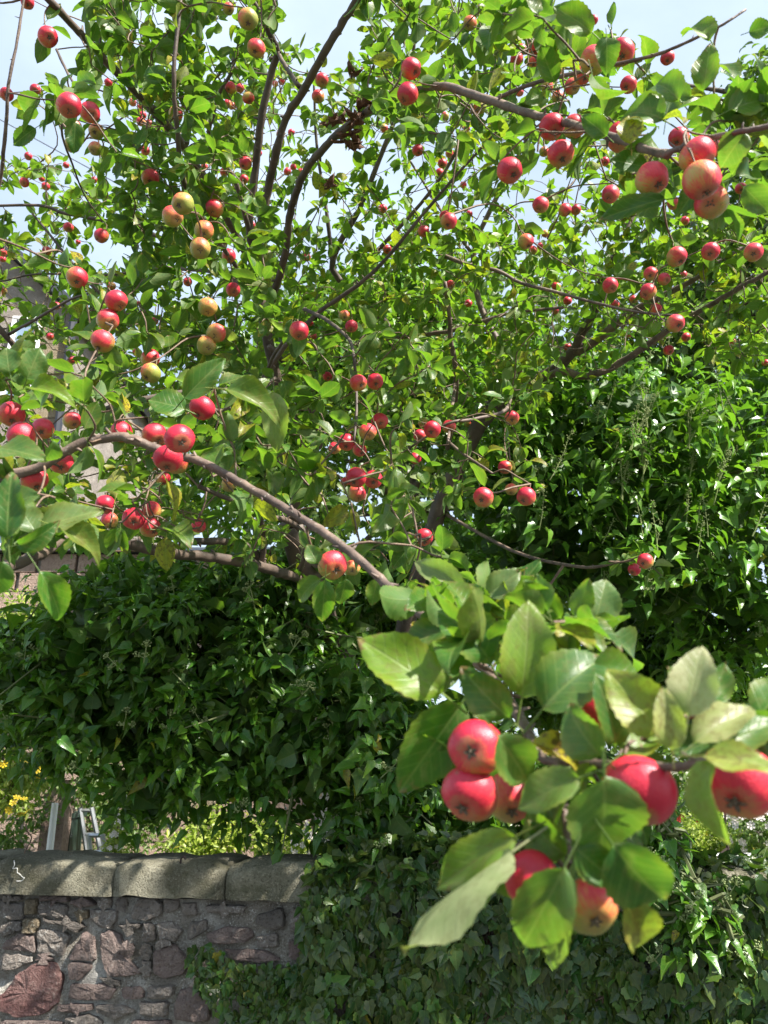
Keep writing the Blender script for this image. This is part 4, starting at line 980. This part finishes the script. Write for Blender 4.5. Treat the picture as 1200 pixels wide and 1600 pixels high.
# ---- hand placed near leaves: base, tip, width, depth, tilt (deg), R, yellow, pale, template
HL = [
 (690,1083,568,992,88,.68,20,.85,.1,0,0),(722,1098,626,1240,92,.70,-10,.35,0,0,0),(762,1028,707,938,78,.72,25,.35,0,0,1),(815,1088,835,945,88,.66,-15,.8,.1,.1,2),(848,1108,950,992,92,.62,10,.3,0,.05,1),
 (925,1045,1014,1042,52,.64,35,.6,.05,0,1),(930,990,868,972,42,.74,40,.7,.2,0,1),(930,972,950,903,64,.78,-5,.5,0,.25,2),(955,1000,1038,1028,46,.8,30,.25,0,.1,1),(762,930,810,892,44,.9,10,.45,0,.3,0),
 (1075,1118,1094,1008,74,.54,5,.8,.0,.95,2),(1050,1172,1040,1078,48,.53,0,.9,.35,.45,2),(1032,1148,958,1045,84,.56,15,.8,.3,.1,2),(1085,1162,1182,1084,58,.54,20,.9,.25,.6,2),(1110,1168,1222,1118,62,.56,25,.5,0,.1,0),
 (1100,1182,1215,1192,42,.5,40,.95,.4,.2,0),(1112,1190,1080,1318,44,.5,45,.7,.15,.2,1),(778,1150,842,1236,70,.58,10,.35,0,.05,2),(905,1215,805,1256,62,.56,25,.7,.05,.15,0),(945,1215,946,1345,122,.53,-20,.4,0,.12,0),
 (940,1182,866,1106,66,.57,-15,.5,0,.1,1),(962,1165,950,1062,52,.6,20,.25,0,0,2),(805,1307,673,1380,62,.56,25,.75,.1,.05,0),(800,1332,612,1432,40,.55,62,.6,.1,.9,3),(802,1322,728,1432,72,.62,-10,.25,.05,0,1),
 (885,1336,798,1276,64,.58,-25,.35,.1,0,1),(882,1356,808,1502,92,.52,0,.45,.05,.1,2),(890,1366,852,1520,60,.54,15,.6,.05,.25,0),(900,1326,968,1382,60,.54,10,.3,0,0,0),(958,1320,1046,1436,104,.53,-10,.15,0,0,2),
 (975,1402,1040,1528,60,.54,20,.5,.5,.1,1),(795,1122,722,1050,66,.66,-5,.35,0,.05,0),(700,1012,645,974,52,.92,10,.8,1.0,0,2),(692,1032,736,1006,36,.9,20,.5,.05,0,0),(722,922,645,864,42,.95,15,.4,.05,.45,1),
 (722,942,660,930,42,.95,-30,.6,.05,.1,0),(830,1160,930,1182,34,.62,40,.9,1.0,0,1),(790,972,826,946,32,.85,20,.8,.15,0,0),(880,1000,915,965,40,.8,-15,.6,.1,0,2),(970,1180,1040,1140,46,.6,35,.7,.1,0,0),
 (760,960,728,905,40,.9,0,.5,0,0,1),(842,1010,870,985,34,.78,20,.5,.1,0,1),(870,1340,835,1290,40,.6,20,.2,0,0,0),(1095,1100,1052,1050,50,.6,15,.6,.05,0,0),(920,1400,880,1460,60,.58,-10,.3,.05,0,0),
 # left edge, near
 (12,842,10,738,56,.82,-20,.2,0,0,0),(4,878,-8,930,48,.8,10,.15,0,0,0),(60,826,152,790,40,.95,35,.4,.1,.2,0),(28,852,88,836,32,.92,-30,.15,0,0,1),(55,830,30,788,44,.95,10,.25,0,.2,0),(92,824,184,862,32,.95,30,.3,.25,.1,1),
 (62,893,118,982,44,.9,20,.5,0,0,1),(-5,700,64,706,38,1.05,40,.35,.05,.1,0),(82,688,78,742,24,1.1,30,.2,0,.1,1),(42,592,62,545,44,1.15,0,.3,0,.1,0),(44,606,108,598,22,1.1,55,.85,.1,0,1),(15,582,8,542,40,1.1,-10,.3,0,.1,0),
 (75,612,40,632,36,1.15,20,.3,0,.05,1),(10,790,50,770,40,.95,30,.4,.05,.1,0),(-10,800,30,830,44,.85,30,.5,.05,.1,0),
 # near bough
 (288,622,346,560,42,1.3,10,.45,0,.05,0),(352,608,450,624,34,1.25,50,.4,.15,.05,1),(428,612,432,702,42,1.4,-5,.7,.1,.3,0),(290,640,235,620,44,1.35,30,.5,0,0,0),(300,600,255,570,34,1.4,45,.75,.1,0,1),
 (508,906,503,976,36,1.12,-5,.5,0,0,2),(500,905,452,936,30,1.14,20,.5,.05,.1,1),(497,880,480,850,28,1.14,0,.45,0,.1,2),(540,905,533,946,30,1.15,-25,.2,0,0,0),(590,905,580,945,28,1.1,10,.5,.1,0,0),
 # upper right
 (925,50,870,5,42,1.2,25,.6,.1,0,0),(948,58,950,106,38,1.15,-10,.25,0,0,2),(1036,186,962,146,50,1.1,30,.35,.05,0,1),(1062,156,1012,100,50,1.1,25,.6,.05,0,1),(1100,142,1108,64,40,1.1,10,.65,.1,0,0),(986,224,984,170,40,1.1,0,.4,.75,0,2),
 (1110,62,1072,10,38,1.15,30,.7,.1,0,1),(1140,172,1204,145,46,1.05,20,.6,.05,0,0),(1165,206,1124,258,48,1.0,15,.4,0,.15,1),(1036,312,944,332,32,1.1,30,.1,0,0,0),(1150,276,1206,255,36,1.05,25,.2,0,0,1),(1162,292,1204,332,40,1.0,10,.4,0,.1,0),
 (1170,50,1208,38,28,1.1,30,.5,0,0,0),(1040,190,1050,135,36,1.15,5,.2,0,.1,2),(948,212,912,180,34,1.15,20,.3,0,0,0),(1010,262,960,245,34,1.2,30,.3,0,0,0),(1080,150,1035,145,34,1.2,30,.5,.1,0,1),(1105,275,1060,330,34,1.1,10,.2,0,0,0),
 (455,140,420,205,0,0,0,0,0,0,0),
 (385,105,300,90,0,0,0,0,0,0,0),
 # upper left
 (55,200,18,225,26,1.6,20,.15,0,.05,0),(62,150,15,180,32,1.6,25,.15,0,.05,1),(118,190,115,235,30,1.55,0,.1,0,0,0),(150,130,90,115,24,1.7,35,.3,0,0,1),(250,130,232,100,36,1.9,0,.2,0,0,0),(300,345,285,285,40,1.9,5,.2,0,0,2),
]
hP, hD, hN, hS, hW, hC, hT = [], [], [], [], [], [], []
for (bx, by, tx, ty, wpx, D, tilt, R_, ye, pl, ti) in HL:
    if D == 0: continue
    a = at(bx, by, D); dd = 0.10 * math.sin(math.radians(abs(tilt))) * (1 if rng.random() < .5 else -1)
    c = at(tx, ty, D - .3 * dd)
    d = c - a; ln = np.linalg.norm(d); tocam = norm(CAM - (a + c) / 2)
    u = norm(np.cross(d, tocam)); th = math.radians(tilt + rng.uniform(-8, 8))
    nn = tocam * math.cos(th) + u * math.sin(th) * (1 if u[2] > 0 else -1)
    if ti == 3: nn = -nn
    ww = wpx / 1200 * D / max(math.cos(th), .35) / (ln * .60)
    hP.append(a); hD.append(d); hN.append(nn); hS.append(ln * 1.06); hW.append(min(ww, 2.2)); hC.append((R_, ye, pl, 1)); hT.append(ti)
hP, hD, hN, hS, hW = map(np.array, (hP, hD, hN, hS, hW))
HT = [T_NEAR[2], T_NEAR[1], T_NEAR[0], T_NEAR[3]]
X, Y, Z = frames(hD, hN)
for i in range(len(hP)):
    o = link('leaf', temp_mesh('near_leaf_%d' % hT[i], HT[hT[i]], M_APL_O), tree, mat4(hP[i], X[i], Y[i], Z[i], float(hS[i]), float(hW[i])))
    o.color = hC[i]
nind = 300 - len(hP)
big = np.argsort(-app)[:nind]; rest = np.ones(len(LP), bool); rest[big] = False
leaf_objects(tree, T_NEAR[:4], 'apple_leaf', M_APL_O, LP[big], LD[big], LN[big], LS[big], LW[big], LC[big])
near2 = rest & (lD < 2.9); far2 = rest & ~(lD < 2.9)
m1 = scatter_mesh('foliage', T_MID, LP[near2], LD[near2], LN[near2], LS[near2], LW[near2], LC[near2]); m1.materials.append(M_APL_S)
m2 = scatter_mesh('foliage', T_LOW, LP[far2], LD[far2], LN[far2], LS[far2], LW[far2], LC[far2]); m2.materials.append(M_APL_S)
tag(link('foliage', m1, tree, Matrix.Identity(4)), kind='stuff'); tag(link('foliage', m2, tree, Matrix.Identity(4)), kind='stuff')
# shrivelled brown leaves and fruit
def dry_mesh():
    tv, tf, tu = apple_leaf_t(8, 5, 3.2, 1.4, .09, 0, True); tv = tv + rng.normal(0, .02, tv.shape)
    m = mesh_np('withered_leaf', tv, tf, tu); m.materials.append(M_DRY); return m
DM = [dry_mesh() for _ in range(3)]
for (x, y, D, n, sprd) in ((545, 190, 2.15, 12, 18), (548, 225, 2.15, 9, 12), (520, 190, 2.2, 6, 10), (580, 160, 2.1, 7, 14), (515, 285, 2.2, 3, 4), (552, 110, 2.3, 3, 5), (560, 175, 2.1, 5, 10)):
    for k in range(n):
        p = at(x + rng.normal(0, sprd * .6), y + rng.normal(0, sprd * .6), D + rng.normal(0, .03)); d = norm(np.array([rng.normal(0, .5), rng.normal(0, .5), -1])); nn = rng.normal(0, 1, 3)
        X_, Y_, Z_ = frames(d[None], nn[None]); link('withered_leaf', random.choice(DM), tree, mat4(p, X_[0], Y_[0], Z_[0], rng.uniform(.03, .055), .8))

print('apple leaves', len(LP), 'nodes', nN)

# ================================================================== IVY
def ell_points(E, n, shell=(.70, 1.08), face=.25, lump=.17):
    """points spread through the outer shell of a union of ellipsoids, thinned on the far side"""
    C_ = np.array([at(*e[:3]) for e in E]); R_ = np.array([e[3:6] for e in E])
    wgt = np.array([r[0] * r[2] for r in R_]); wgt = wgt / wgt.sum()
    P = []; O = []
    while len(P) < n:
        k = rng.choice(len(E), 4 * n, p=wgt); d = norm(rng.normal(0, 1, (4 * n, 3)))
        lm = np.array([mnoise.noise(Vector(v * 2.6 + kk)) for v, kk in zip(d[:, :], k)]) if lump else 0
        s = rng.uniform(*shell, 4 * n) + lump * lm * 2
        p = C_[k] + d * R_[k] * s[:, None]
        o = norm(d / R_[k])
        tc_ = norm(CAM - p); f = (o * tc_).sum(1)
        ok = (f > -.15) | (rng.random(4 * n) < face)
        for j in range(len(E)):
            q = (((p - C_[j]) / R_[j]) ** 2).sum(1)
            ok &= (q > shell[0] ** 2 * .82) | (k == j)
        P += list(p[ok]); O += list(o[ok])
    return np.array(P[:n]), np.array(O[:n])
def ivy_thing(label, loc, E, n, size=(.05, .085), ninner=0, helio=.25, kmax=12, shell=(.70, 1.08), temps=T_IVB, umbels=0, lo=.1, hi=.8, up=.85, holes=None, stalks=0, noind=False):
    root = empty('ivy', loc, label, 'ivy', 'masses of ivy over the wall and trees')
    ns_ = n // 9
    T, TO = ell_points(E, ns_, shell)
    A = norm(TO * .62 + np.array([.12, -.05, up]) + np.array(SUN_DIR) * helio + rng.normal(0, .26, T.shape))
    kk = rng.integers(kmax - 6, kmax + 1, len(T)); ix = np.repeat(np.arange(len(T)), kk); P = T[ix]; O = TO[ix]; A_ = A[ix]
    r_ = rng.normal(0, 1, P.shape); r_ = norm(r_ - A_ * (r_ * A_).sum(1)[:, None])
    depth_ = rng.random(len(P)); P = P - A_ * (depth_ * .15)[:, None] + r_ * rng.uniform(.015, .06, len(P))[:, None]
    D = norm(r_ * .9 + A_ * (.25 - .4 * depth_)[:, None] + np.array([0, 0, -.34]) + rng.normal(0, .2, P.shape))
    Nn = A_ + rng.normal(0, .28, P.shape)
    S = rng.uniform(size[0] * .75, size[1] * 1.05, len(P)) * (.7 + .4 * depth_); W = rng.uniform(.8, 1.15, len(P))
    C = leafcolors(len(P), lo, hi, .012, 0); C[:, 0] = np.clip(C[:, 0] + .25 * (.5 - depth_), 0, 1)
    x, y, Dp = proj(P); ap = S * 1200 / np.maximum(Dp, .3) * np.clip((O * norm(CAM - P)).sum(1) + .2, .05, 1)
    ap[(x < 0) | (x > 1200) | (y < 0) | (y > 1600)] = 0
    big = np.argsort(-ap)[:295]; rest = np.ones(len(P), bool); rest[big] = False
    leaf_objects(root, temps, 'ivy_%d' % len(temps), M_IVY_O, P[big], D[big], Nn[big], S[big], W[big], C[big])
    if ninner:
        Pi, Oi = ell_points(E, ninner, (.35, .78), .8, 0)
        Pj = np.concatenate([P[rest], Pi]); Dj = np.concatenate([D[rest], rng.normal(0, 1, Pi.shape)]); Nj = np.concatenate([Nn[rest], rng.normal(0, 1, Pi.shape)])
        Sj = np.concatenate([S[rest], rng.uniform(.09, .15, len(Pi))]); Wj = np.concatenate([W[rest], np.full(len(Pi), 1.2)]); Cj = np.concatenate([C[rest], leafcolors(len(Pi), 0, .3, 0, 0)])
    else: Pj, Dj, Nj, Sj, Wj, Cj = P[rest], D[rest], Nn[rest], S[rest], W[rest], C[rest]
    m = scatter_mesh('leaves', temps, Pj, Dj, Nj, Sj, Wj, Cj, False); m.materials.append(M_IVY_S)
    tag(link('foliage', m, root, Matrix.Identity(4)), kind='stuff')
    # stems through the mass
    C_ = np.array([at(*e[:3]) for e in E]); mm = MB()
    for ci, c in enumerate(C_):
        for k in range(10):
            e = P[np.argmin(np.linalg.norm(P - (c + rng.normal(0, .6, 3) * np.array(E[ci][3:6])), axis=1))]
            mm.tube(catmull([c + rng.normal(0, .05, 3), (c + e) / 2 + rng.normal(0, .04, 3), e], 3), np.linspace(.008, .003, 7), 4, False)
    mm.build('stem', M_STEM, root)
    # flower umbels
    if umbels:
        vis = np.where((x > 0) & (x < 1200) & (y > 0) & (y < 1600) & ((O * norm(CAM - P)).sum(1) > .25))[0]
        for i in rng.choice(vis, min(umbels, len(vis)), replace=False):
            o = O[i]; p = P[i] + o * .02; ax = norm(o * .7 + np.array([0, 0, .9]) + rng.normal(0, .25, 3))
            X_, Y_, Z_ = frames(np.cross(ax, [1.0, 0, 0])[None], ax[None])
            link('flower_head', random.choice(UM), root, mat4(p, X_[0], Y_[0], Z_[0], rng.uniform(1.1, 1.8), 1))
    for (px_, py_, dp_, ln, lean) in (stalks or []):
        q_ = np.where((T @ np.array([0, 0, 1.0]) > -9) & (np.hypot(proj(T)[0] - px_, proj(T)[1] - py_) < 40) & ((TO * norm(CAM - T)).sum(1) > .2))[0]
        if not len(q_): continue
        q_ = q_[np.argmin(proj(T[q_])[2])]; p = T[q_] - A[q_] * .06; ax = norm(np.array([lean, -.1, 1.0])); X_, Y_, Z_ = frames(np.cross(ax, [1.0, 0, 0])[None], ax[None])
        link('flower_spike', random.choice(SPK), root, mat4(p, X_[0], Y_[0], Z_[0], ln / .25, 1))
    return root, P, O
def umbel():
    mm = MB(); mm.tube([(0, 0, -.03), (0, 0, .03)], [.0018, .0016], 4, False)
    heads = [(0, 0, .045, .013)] + ([(rng.uniform(-.03, .03), rng.uniform(-.03, .03), rng.uniform(.0, .03), .010) for _ in range(2)])
    for hx, hy, hz, hr in heads:
        for k in range(13):
            d = norm(rng.normal(0, 1, 3)); d[2] = abs(d[2]) * .8; c = np.array([hx, hy, hz]) + d * hr
            mm.tube([(hx, hy, hz - .006), tuple(c)], [.0005, .0005], 3, False); mm.ball(c, .0024, 5, 3)
        mm.tube([(0, 0, .0), (hx, hy, hz - .004)], [.0014, .001], 4, False)
    m = bpy.data.meshes.new('umbel'); m.from_pydata(mm.V, [], mm.F); m.materials.append(M_UMBEL); return m
UM = [umbel() for _ in range(4)]
def spike():
    mm = MB(); mm.tube(catmull([(0, 0, -.05), (.004, 0, .08), (0, .003, .17), (.003, 0, .25)], 3), np.linspace(.005, .0025, 10), 4, False)
    for k in range(11):
        z = .05 + k * .018; a = k * 2.4; d = np.array([math.cos(a), math.sin(a), .5]); e = np.array([.002, 0, z]) + d * rng.uniform(.015, .03)
        mm.tube([(.002, 0, z), tuple(e)], [.002, .0015], 3, False); mm.ball(e, .006, 5, 3)
    for k in range(16):
        d = norm(rng.normal(0, 1, 3)); c = np.array([.003, 0, .265]) + d * .021; mm.ball(c, .0055, 5, 3)
    m = bpy.data.meshes.new('spike'); m.from_pydata(mm.V, [], mm.F); m.materials.append(M_UMBEL); return m
SPK = [spike() for _ in range(3)]

EL = [(40, 1040, 3.9, .55, .55, .34), (190, 985, 3.75, .5, .6, .34), (320, 1000, 3.8, .5, .55, .36), (200, 1090, 3.8, .58, .5, .34), (400, 1070, 3.75, .52, .5, .47), (500, 1140, 3.65, .45, .45, .42),
      (370, 1170, 3.75, .45, .42, .30), (600, 1120, 3.6, .33, .5, .38), (590, 1240, 3.6, .28, .42, .36), (250, 1190, 3.8, .3, .35, .22), (130, 1130, 3.8, .35, .4, .22), (230, 918, 4.0, .45, .45, .2), (380, 925, 3.9, .4, .4, .24)]
ivy_thing('dark glossy ivy mass hanging over the coping at left, under the apple boughs', tuple(wpt(1.0, 0, -.5)), EL, 5200, (.05, .085), 2600, umbels=34, lo=.15, hi=.9)
ER = [(1000, 740, 4.6, .95, .8, .75), (820, 800, 4.5, .45, .6, .55), (1180, 850, 4.4, .6, .8, .72), (900, 640, 4.9, .7, .6, .5), (1200, 640, 5.0, .5, .6, .45), (1000, 890, 4.3, .55, .65, .36), (700, 620, 5.4, .7, .5, .5), (520, 560, 5.6, .8, .5, .6),
      (380, 700, 5.4, .6, .4, .5), (860, 900, 4.6, .25, .4, .2), (1150, 980, 4.6, .45, .5, .3), (640, 480, 5.8, .6, .4, .4)]
stk = [(1040 + rng.normal(0, 90), 700 + rng.normal(0, 90), 3.9, rng.uniform(.10, .19), rng.uniform(-.1, .6)) for _ in range(60)]
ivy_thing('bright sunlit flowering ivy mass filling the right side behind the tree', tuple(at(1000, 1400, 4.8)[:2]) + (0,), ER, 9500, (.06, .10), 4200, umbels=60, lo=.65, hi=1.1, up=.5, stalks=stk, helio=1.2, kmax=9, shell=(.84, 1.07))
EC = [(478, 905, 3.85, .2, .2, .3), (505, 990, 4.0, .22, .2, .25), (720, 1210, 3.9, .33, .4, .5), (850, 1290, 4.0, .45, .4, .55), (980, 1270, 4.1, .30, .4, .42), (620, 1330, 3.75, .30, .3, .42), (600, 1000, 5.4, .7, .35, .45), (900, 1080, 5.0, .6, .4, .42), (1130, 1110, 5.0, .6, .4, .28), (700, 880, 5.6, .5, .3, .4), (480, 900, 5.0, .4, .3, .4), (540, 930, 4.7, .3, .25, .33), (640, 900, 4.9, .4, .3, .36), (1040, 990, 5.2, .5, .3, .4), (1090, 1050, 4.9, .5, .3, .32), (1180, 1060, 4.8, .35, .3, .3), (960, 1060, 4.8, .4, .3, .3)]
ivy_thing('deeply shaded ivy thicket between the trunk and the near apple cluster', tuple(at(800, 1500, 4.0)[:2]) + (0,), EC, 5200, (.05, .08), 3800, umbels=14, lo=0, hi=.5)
ES = [(1045, 1310, 2.85, .09, .10, .15), (1080, 1400, 2.8, .11, .08, .16), (1125, 1440, 2.78, .08, .07, .10), (1015, 1265, 2.9, .10, .10, .12), (650, 1330, 3.2, .08, .08, .12), (1175, 1300, 3.6, .02, .02, .02)]
ivy_thing('bright ivy sprig drooping in front of the garden opening at right', tuple(wpt(3.1, 1.1, .1)), ES[:4], 330, (.05, .08), 0, umbels=14, lo=.3, hi=.9)

# ivy on the wall face
wi = empty('wall_ivy', tuple(wpt(3.0, 0, .06)), 'carpet of lobed ivy leaves climbing the face of the wall at lower right', 'ivy', 'masses of ivy over the wall and trees')
WP = []; 
def wall_ivy(px, py, n_out):
    s, zz = on_wall(px, py); return wpt(s, zz, n_out)
pl1 = poly_pts([(500, 1340), (1300, 1370), (1300, 1720), (380, 1720), (350, 1600), (400, 1560), (470, 1480), (490, 1400)], 4700)
pl2 = poly_pts([(298, 1472), (345, 1475), (385, 1505), (470, 1500), (480, 1600), (375, 1600), (330, 1560), (300, 1510)], 460)
pl3 = poly_pts([(470, 1345), (560, 1345), (540, 1480), (470, 1460)], 180)
pp = np.concatenate([pl1, pl2, pl3])
nt_ = 3200; sT = rng.uniform(on_wall(500, 1345)[0], 6, nt_); uT = rng.uniform(0, 1, nt_)
sR = on_wall(1095, 1345)[0]
PT = np.array([wpt(s_, ZT + .012 - .10 * max(0, (.3 - u_) / .3) + rng.uniform(0, .10 if s_ < sR else .02), .10 - .46 * u_) for s_, u_ in zip(sT, uT)])
out_ = np.array([.03 + .16 * max(0, mnoise.noise(Vector((p[0] * .008, p[1] * .008, 1))) + .35) * (1 if p[0] > 480 else .35) for p in pp]) * rng.uniform(.6, 1.0, len(pp))
P = np.array([wall_ivy(p[0], p[1], o) for p, o in zip(pp, out_)])
D = np.array([0, 0, -.8]) + rng.normal(0, .45, P.shape) * np.array([1, .3, 1]); Nn = wn * 1.0 + np.array([-.1, 0, .25]) + rng.normal(0, .42, P.shape)
S = rng.uniform(.04, .075, len(P)); S[len(pl1):] *= .62; W = rng.uniform(.85, 1.15, len(P)); C = leafcolors(len(P), 0, .75, .006, 0); C[:, 0] = np.where(rng.random(len(P)) < .12, 1, C[:, 0])
P = np.concatenate([P, PT]); D = np.concatenate([D, rng.normal(0, .6, PT.shape) + np.array([0, -.4, -.3])]); Nn = np.concatenate([Nn, rng.normal(0, .4, PT.shape) + np.array([0, -.4, 1.0])])
S = np.concatenate([S, rng.uniform(.045, .075, nt_)]); W = np.concatenate([W, np.ones(nt_)]); C = np.concatenate([C, leafcolors(nt_, 0, .8, .01, 0)])
vis = (P[:, 2] > 0.02)
P, D, Nn, S, W, C = P[vis], D[vis], Nn[vis], S[vis], W[vis], C[vis]
x, y, Dp = proj(P); ap = S / Dp * (y < 1600) * (x > 300) * (x < 1200) * rng.uniform(.9, 1.1, len(P)); ap = ap * (1 + ((P - WALLP) @ wn) * 4)
big = np.argsort(-ap)[:295]; rest = np.ones(len(P), bool); rest[big] = False
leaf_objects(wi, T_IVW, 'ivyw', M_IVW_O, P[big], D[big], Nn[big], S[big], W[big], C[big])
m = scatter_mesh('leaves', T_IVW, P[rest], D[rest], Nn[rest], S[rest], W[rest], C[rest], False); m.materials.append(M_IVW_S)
tag(link('foliage', m, wi, Matrix.Identity(4)), kind='stuff')
mm = MB()
for k in range(70):
    x = rng.uniform(540, 1250); y0 = 1700; q = []
    for j in range(6): q.append(wall_ivy(x + rng.normal(0, 14), y0 - j * rng.uniform(35, 60), .02))
    mm.tube(catmull(q, 3), np.linspace(.006, .0025, 16), 4, False)
mm.build('stem', M_TWIG, wi)

# ================================================================== OTHER PLANTS AND TREES
def plant(name, label, cat, E, n, size, mat, temps=T_TINY, trunk=None, group=None, lo=0, hi=1, yellow=.02, flowers=None, up=.6, shell=(.3, 1.05), crown='foliage'):
    b = at(*E[0][:3]); root = empty(name, (b[0], b[1], 0.0), label, cat, group)
    P, O = ell_points(E, n, shell, .5, .14)
    D = O * .6 + rng.normal(0, .6, P.shape) + np.array([0, 0, -.15]); Nn = O * .5 + np.array([0, 0, up]) + rng.normal(0, .5, P.shape)
    m = scatter_mesh(crown, temps, P, D, Nn, rng.uniform(*size, n), rng.uniform(.8, 1.2, n), leafcolors(n, lo, hi, yellow, 0), False); m.materials.append(mat)
    tag(link(crown, m, root, Matrix.Identity(4)), kind='stuff')
    mm = MB(); tr = trunk or .012
    cs = [at(*e[:3]) for e in E]
    mm.tube(catmull([(b[0], b[1], 0), (b[0] + tr, b[1], b[2] * .5), tuple(b)], 4), np.linspace(tr * 1.3, tr * .7, 9), 8)
    for c in cs[1:]: mm.tube(catmull([(b[0], b[1], b[2] * .7), (b * .4 + c * .6 + np.array([0, 0, -.1])), c], 3), np.linspace(tr * .6, tr * .25, 7), 6)
    for c in cs:
        for k in range(6): e = c + rng.normal(0, .22, 3) * np.array(E[0][3:6]) * 2; mm.tube([c, (c + e) / 2 + rng.normal(0, .03, 3), e], [tr * .3, tr * .2, tr * .08], 4, False)
    mm.build('trunk' if trunk else 'stem', M_TRUNK, root, smooth=True)
    if flowers:
        fm, cnt, fr, fE = flowers; Pf, Of = ell_points(fE, cnt, (.85, 1.12), .1, .1)
        if ('fl', fm.name, fr) not in _tm:
            q = MB()
            for k in range(6):
                a = k * math.pi / 3; c_, s_ = math.cos(a), math.sin(a)
                q.add([(0, 0, 0), (fr * (c_ - .4 * s_), fr * (s_ + .4 * c_), fr * .35), (fr * 1.3 * c_, fr * 1.3 * s_, fr * .3), (fr * (c_ + .4 * s_), fr * (s_ - .4 * c_), fr * .35)], [(0, 1, 2, 3)])
            q.ball((0, 0, fr * .15), fr * .25, 5, 3)
            mf = bpy.data.meshes.new('flower'); mf.from_pydata(q.V, [], q.F); mf.materials.append(fm); _tm[('fl', fm.name, fr)] = mf
        for p, o in zip(Pf, Of):
            ax = norm(o + norm(CAM - p) * .6 + rng.normal(0, .3, 3)); X_, Y_, Z_ = frames(np.cross(ax, [0, 0, 1.0])[None], ax[None])
            link('flower', _tm[('fl', fm.name, fr)], root, mat4(p, X_[0], Y_[0], Z_[0], 1, 1))
    return root
plant('broadleaf_tree', 'dark broadleaf tree behind the ivy at the right edge, bright tip against the sky', 'tree',
      [(1215, 520, 9.0, 1.5, 1.4, 1.5), (1230, 300, 8.6, 1.1, 1.2, 1.2), (1140, 420, 9.6, 1.0, 1.0, .95), (1120, 650, 10, 1.4, 1.2, 1.4), (1240, 170, 8.2, .7, .8, .7), (1190, 150, 8.4, .28, .3, .45)], 12500, (.09, .15), M_FAR_S, T_LOW[:2], trunk=.16, lo=.0, hi=.9, shell=(.55, 1.06))
plant('garden_tree', 'pale green tree mass beyond the middle of the garden, glimpsed between apple branches', 'tree',
      [(620, 560, 10, 2.4, 1.3, 1.0), (820, 520, 10.5, 2.0, 1.2, 1.2), (420, 700, 9.6, 1.4, 1.2, 1.3), (950, 620, 10, 1.8, 1.2, 1.4), (620, 800, 9.5, 1.8, 1.0, 1.4), (850, 850, 9.5, 1.8, 1.0, 1.5)], 12500, (.10, .17), M_FAR_S, T_LOW[:2], trunk=.14, lo=.1, hi=1, shell=(.5, 1.05))
plant('yellow_flowered_shrub', 'yellow green shrub with yellow blooms at the left edge above the coping', 'shrub',
      [(5, 1180, 5.6, .30, .3, .36), (40, 1210, 5.7, .26, .3, .22), (10, 1250, 5.4, .2, .2, .14), (30, 1110, 5.8, .22, .2, .2), (30, 980, 6.8, .3, .2, .35)], 3800, (.035, .06), M_YEL_S, flowers=(M_YFL, 26, .022, [(30, 1260, 5.2, .08, .05, .05), (5, 1180, 5.2, .07, .05, .07), (52, 1200, 5.3, .09, .05, .05)]))
plant('conifer_shrub', 'mid green feathery shrub behind the stepladder', 'shrub', [(150, 1240, 8.0, .45, .4, .4), (185, 1290, 7.7, .3, .3, .3), (120, 1200, 8.2, .4, .3, .3), (225, 1260, 7.8, .3, .3, .45), (70, 1225, 6.9, .3, .3, .16), (110, 1235, 6.9, .25, .2, .12), (20, 1312, 6.3, .2, .15, .1), (50, 1272, 6.6, .25, .2, .12)], 5200, (.04, .07), M_FAR_S, lo=.3, hi=1, yellow=0)
plant('pale_shrub', 'lime green shrub in sun seen over the second coping stone', 'shrub', [(330, 1310, 6.8, .28, .25, .26), (360, 1295, 7, .2, .2, .24), (280, 1325, 6.6, .2, .2, .16)], 2000, (.04, .07), M_YEL_S)
plant('pale_shrub', 'lime green shrub close to the dark ivy column, with white blooms beside it', 'shrub', [(435, 1320, 6.4, .2, .2, .16), (478, 1325, 6.2, .14, .15, .18), (410, 1300, 6.8, .12, .2, .2)], 1300, (.04, .07), M_YEL_S, flowers=(M_WFL, 34, .02, [(478, 1322, 6.0, .11, .05, .11), (470, 1298, 6.1, .06, .05, .07)]))
plant('flower_spike_plant', 'upright pale flowering plant right of the stepladder', 'plant', [(183, 1300, 6.2, .07, .07, .22), (178, 1330, 6.2, .1, .08, .1)], 500, (.03, .05), M_YEL_S, flowers=(M_WFL, 26, .018, [(184, 1285, 6.1, .07, .05, .2)]))
plant('yellow_green_shrub', 'yellow green shrub behind the pale blue trough', 'shrub', [(1110, 1310, 7.2, .32, .3, .24), (1150, 1325, 7, .2, .2, .15), (1080, 1330, 7, .2, .2, .18)], 2600, (.035, .06), M_YEL_S)
plant('white_flowering_shrub', 'shrub covered in creamy white blossom at the right edge', 'shrub', [(1185, 1300, 6.6, .3, .3, .26), (1215, 1270, 6.8, .3, .3, .3)], 1600, (.04, .07), M_FAR_S, lo=.4, flowers=(M_WFL, 120, .028, [(1185, 1295, 6.5, .28, .26, .24), (1215, 1265, 6.6, .26, .2, .24)]))
plant('red_flowering_shrub', 'sparse shrub with small red blooms left of the yellow green shrub', 'shrub', [(1085, 1275, 8, .3, .3, .24), (1110, 1250, 8.5, .4, .3, .3)], 1900, (.04, .07), M_FAR_S, lo=.3, flowers=(M_RFL, 12, .024, [(1078, 1278, 7.6, .13, .1, .14)]))
plant('background_hedge', 'green hedge closing the far end of the garden', 'hedge', [(900, 1230, 13, 2.6, .8, 1.2), (1200, 1230, 13, 2.6, .8, 1.2), (650, 1230, 13, 2.2, .8, 1.2)], 7000, (.09, .15), M_FAR_S, T_LOW[:2], lo=.2, hi=1, shell=(.8, 1.05))
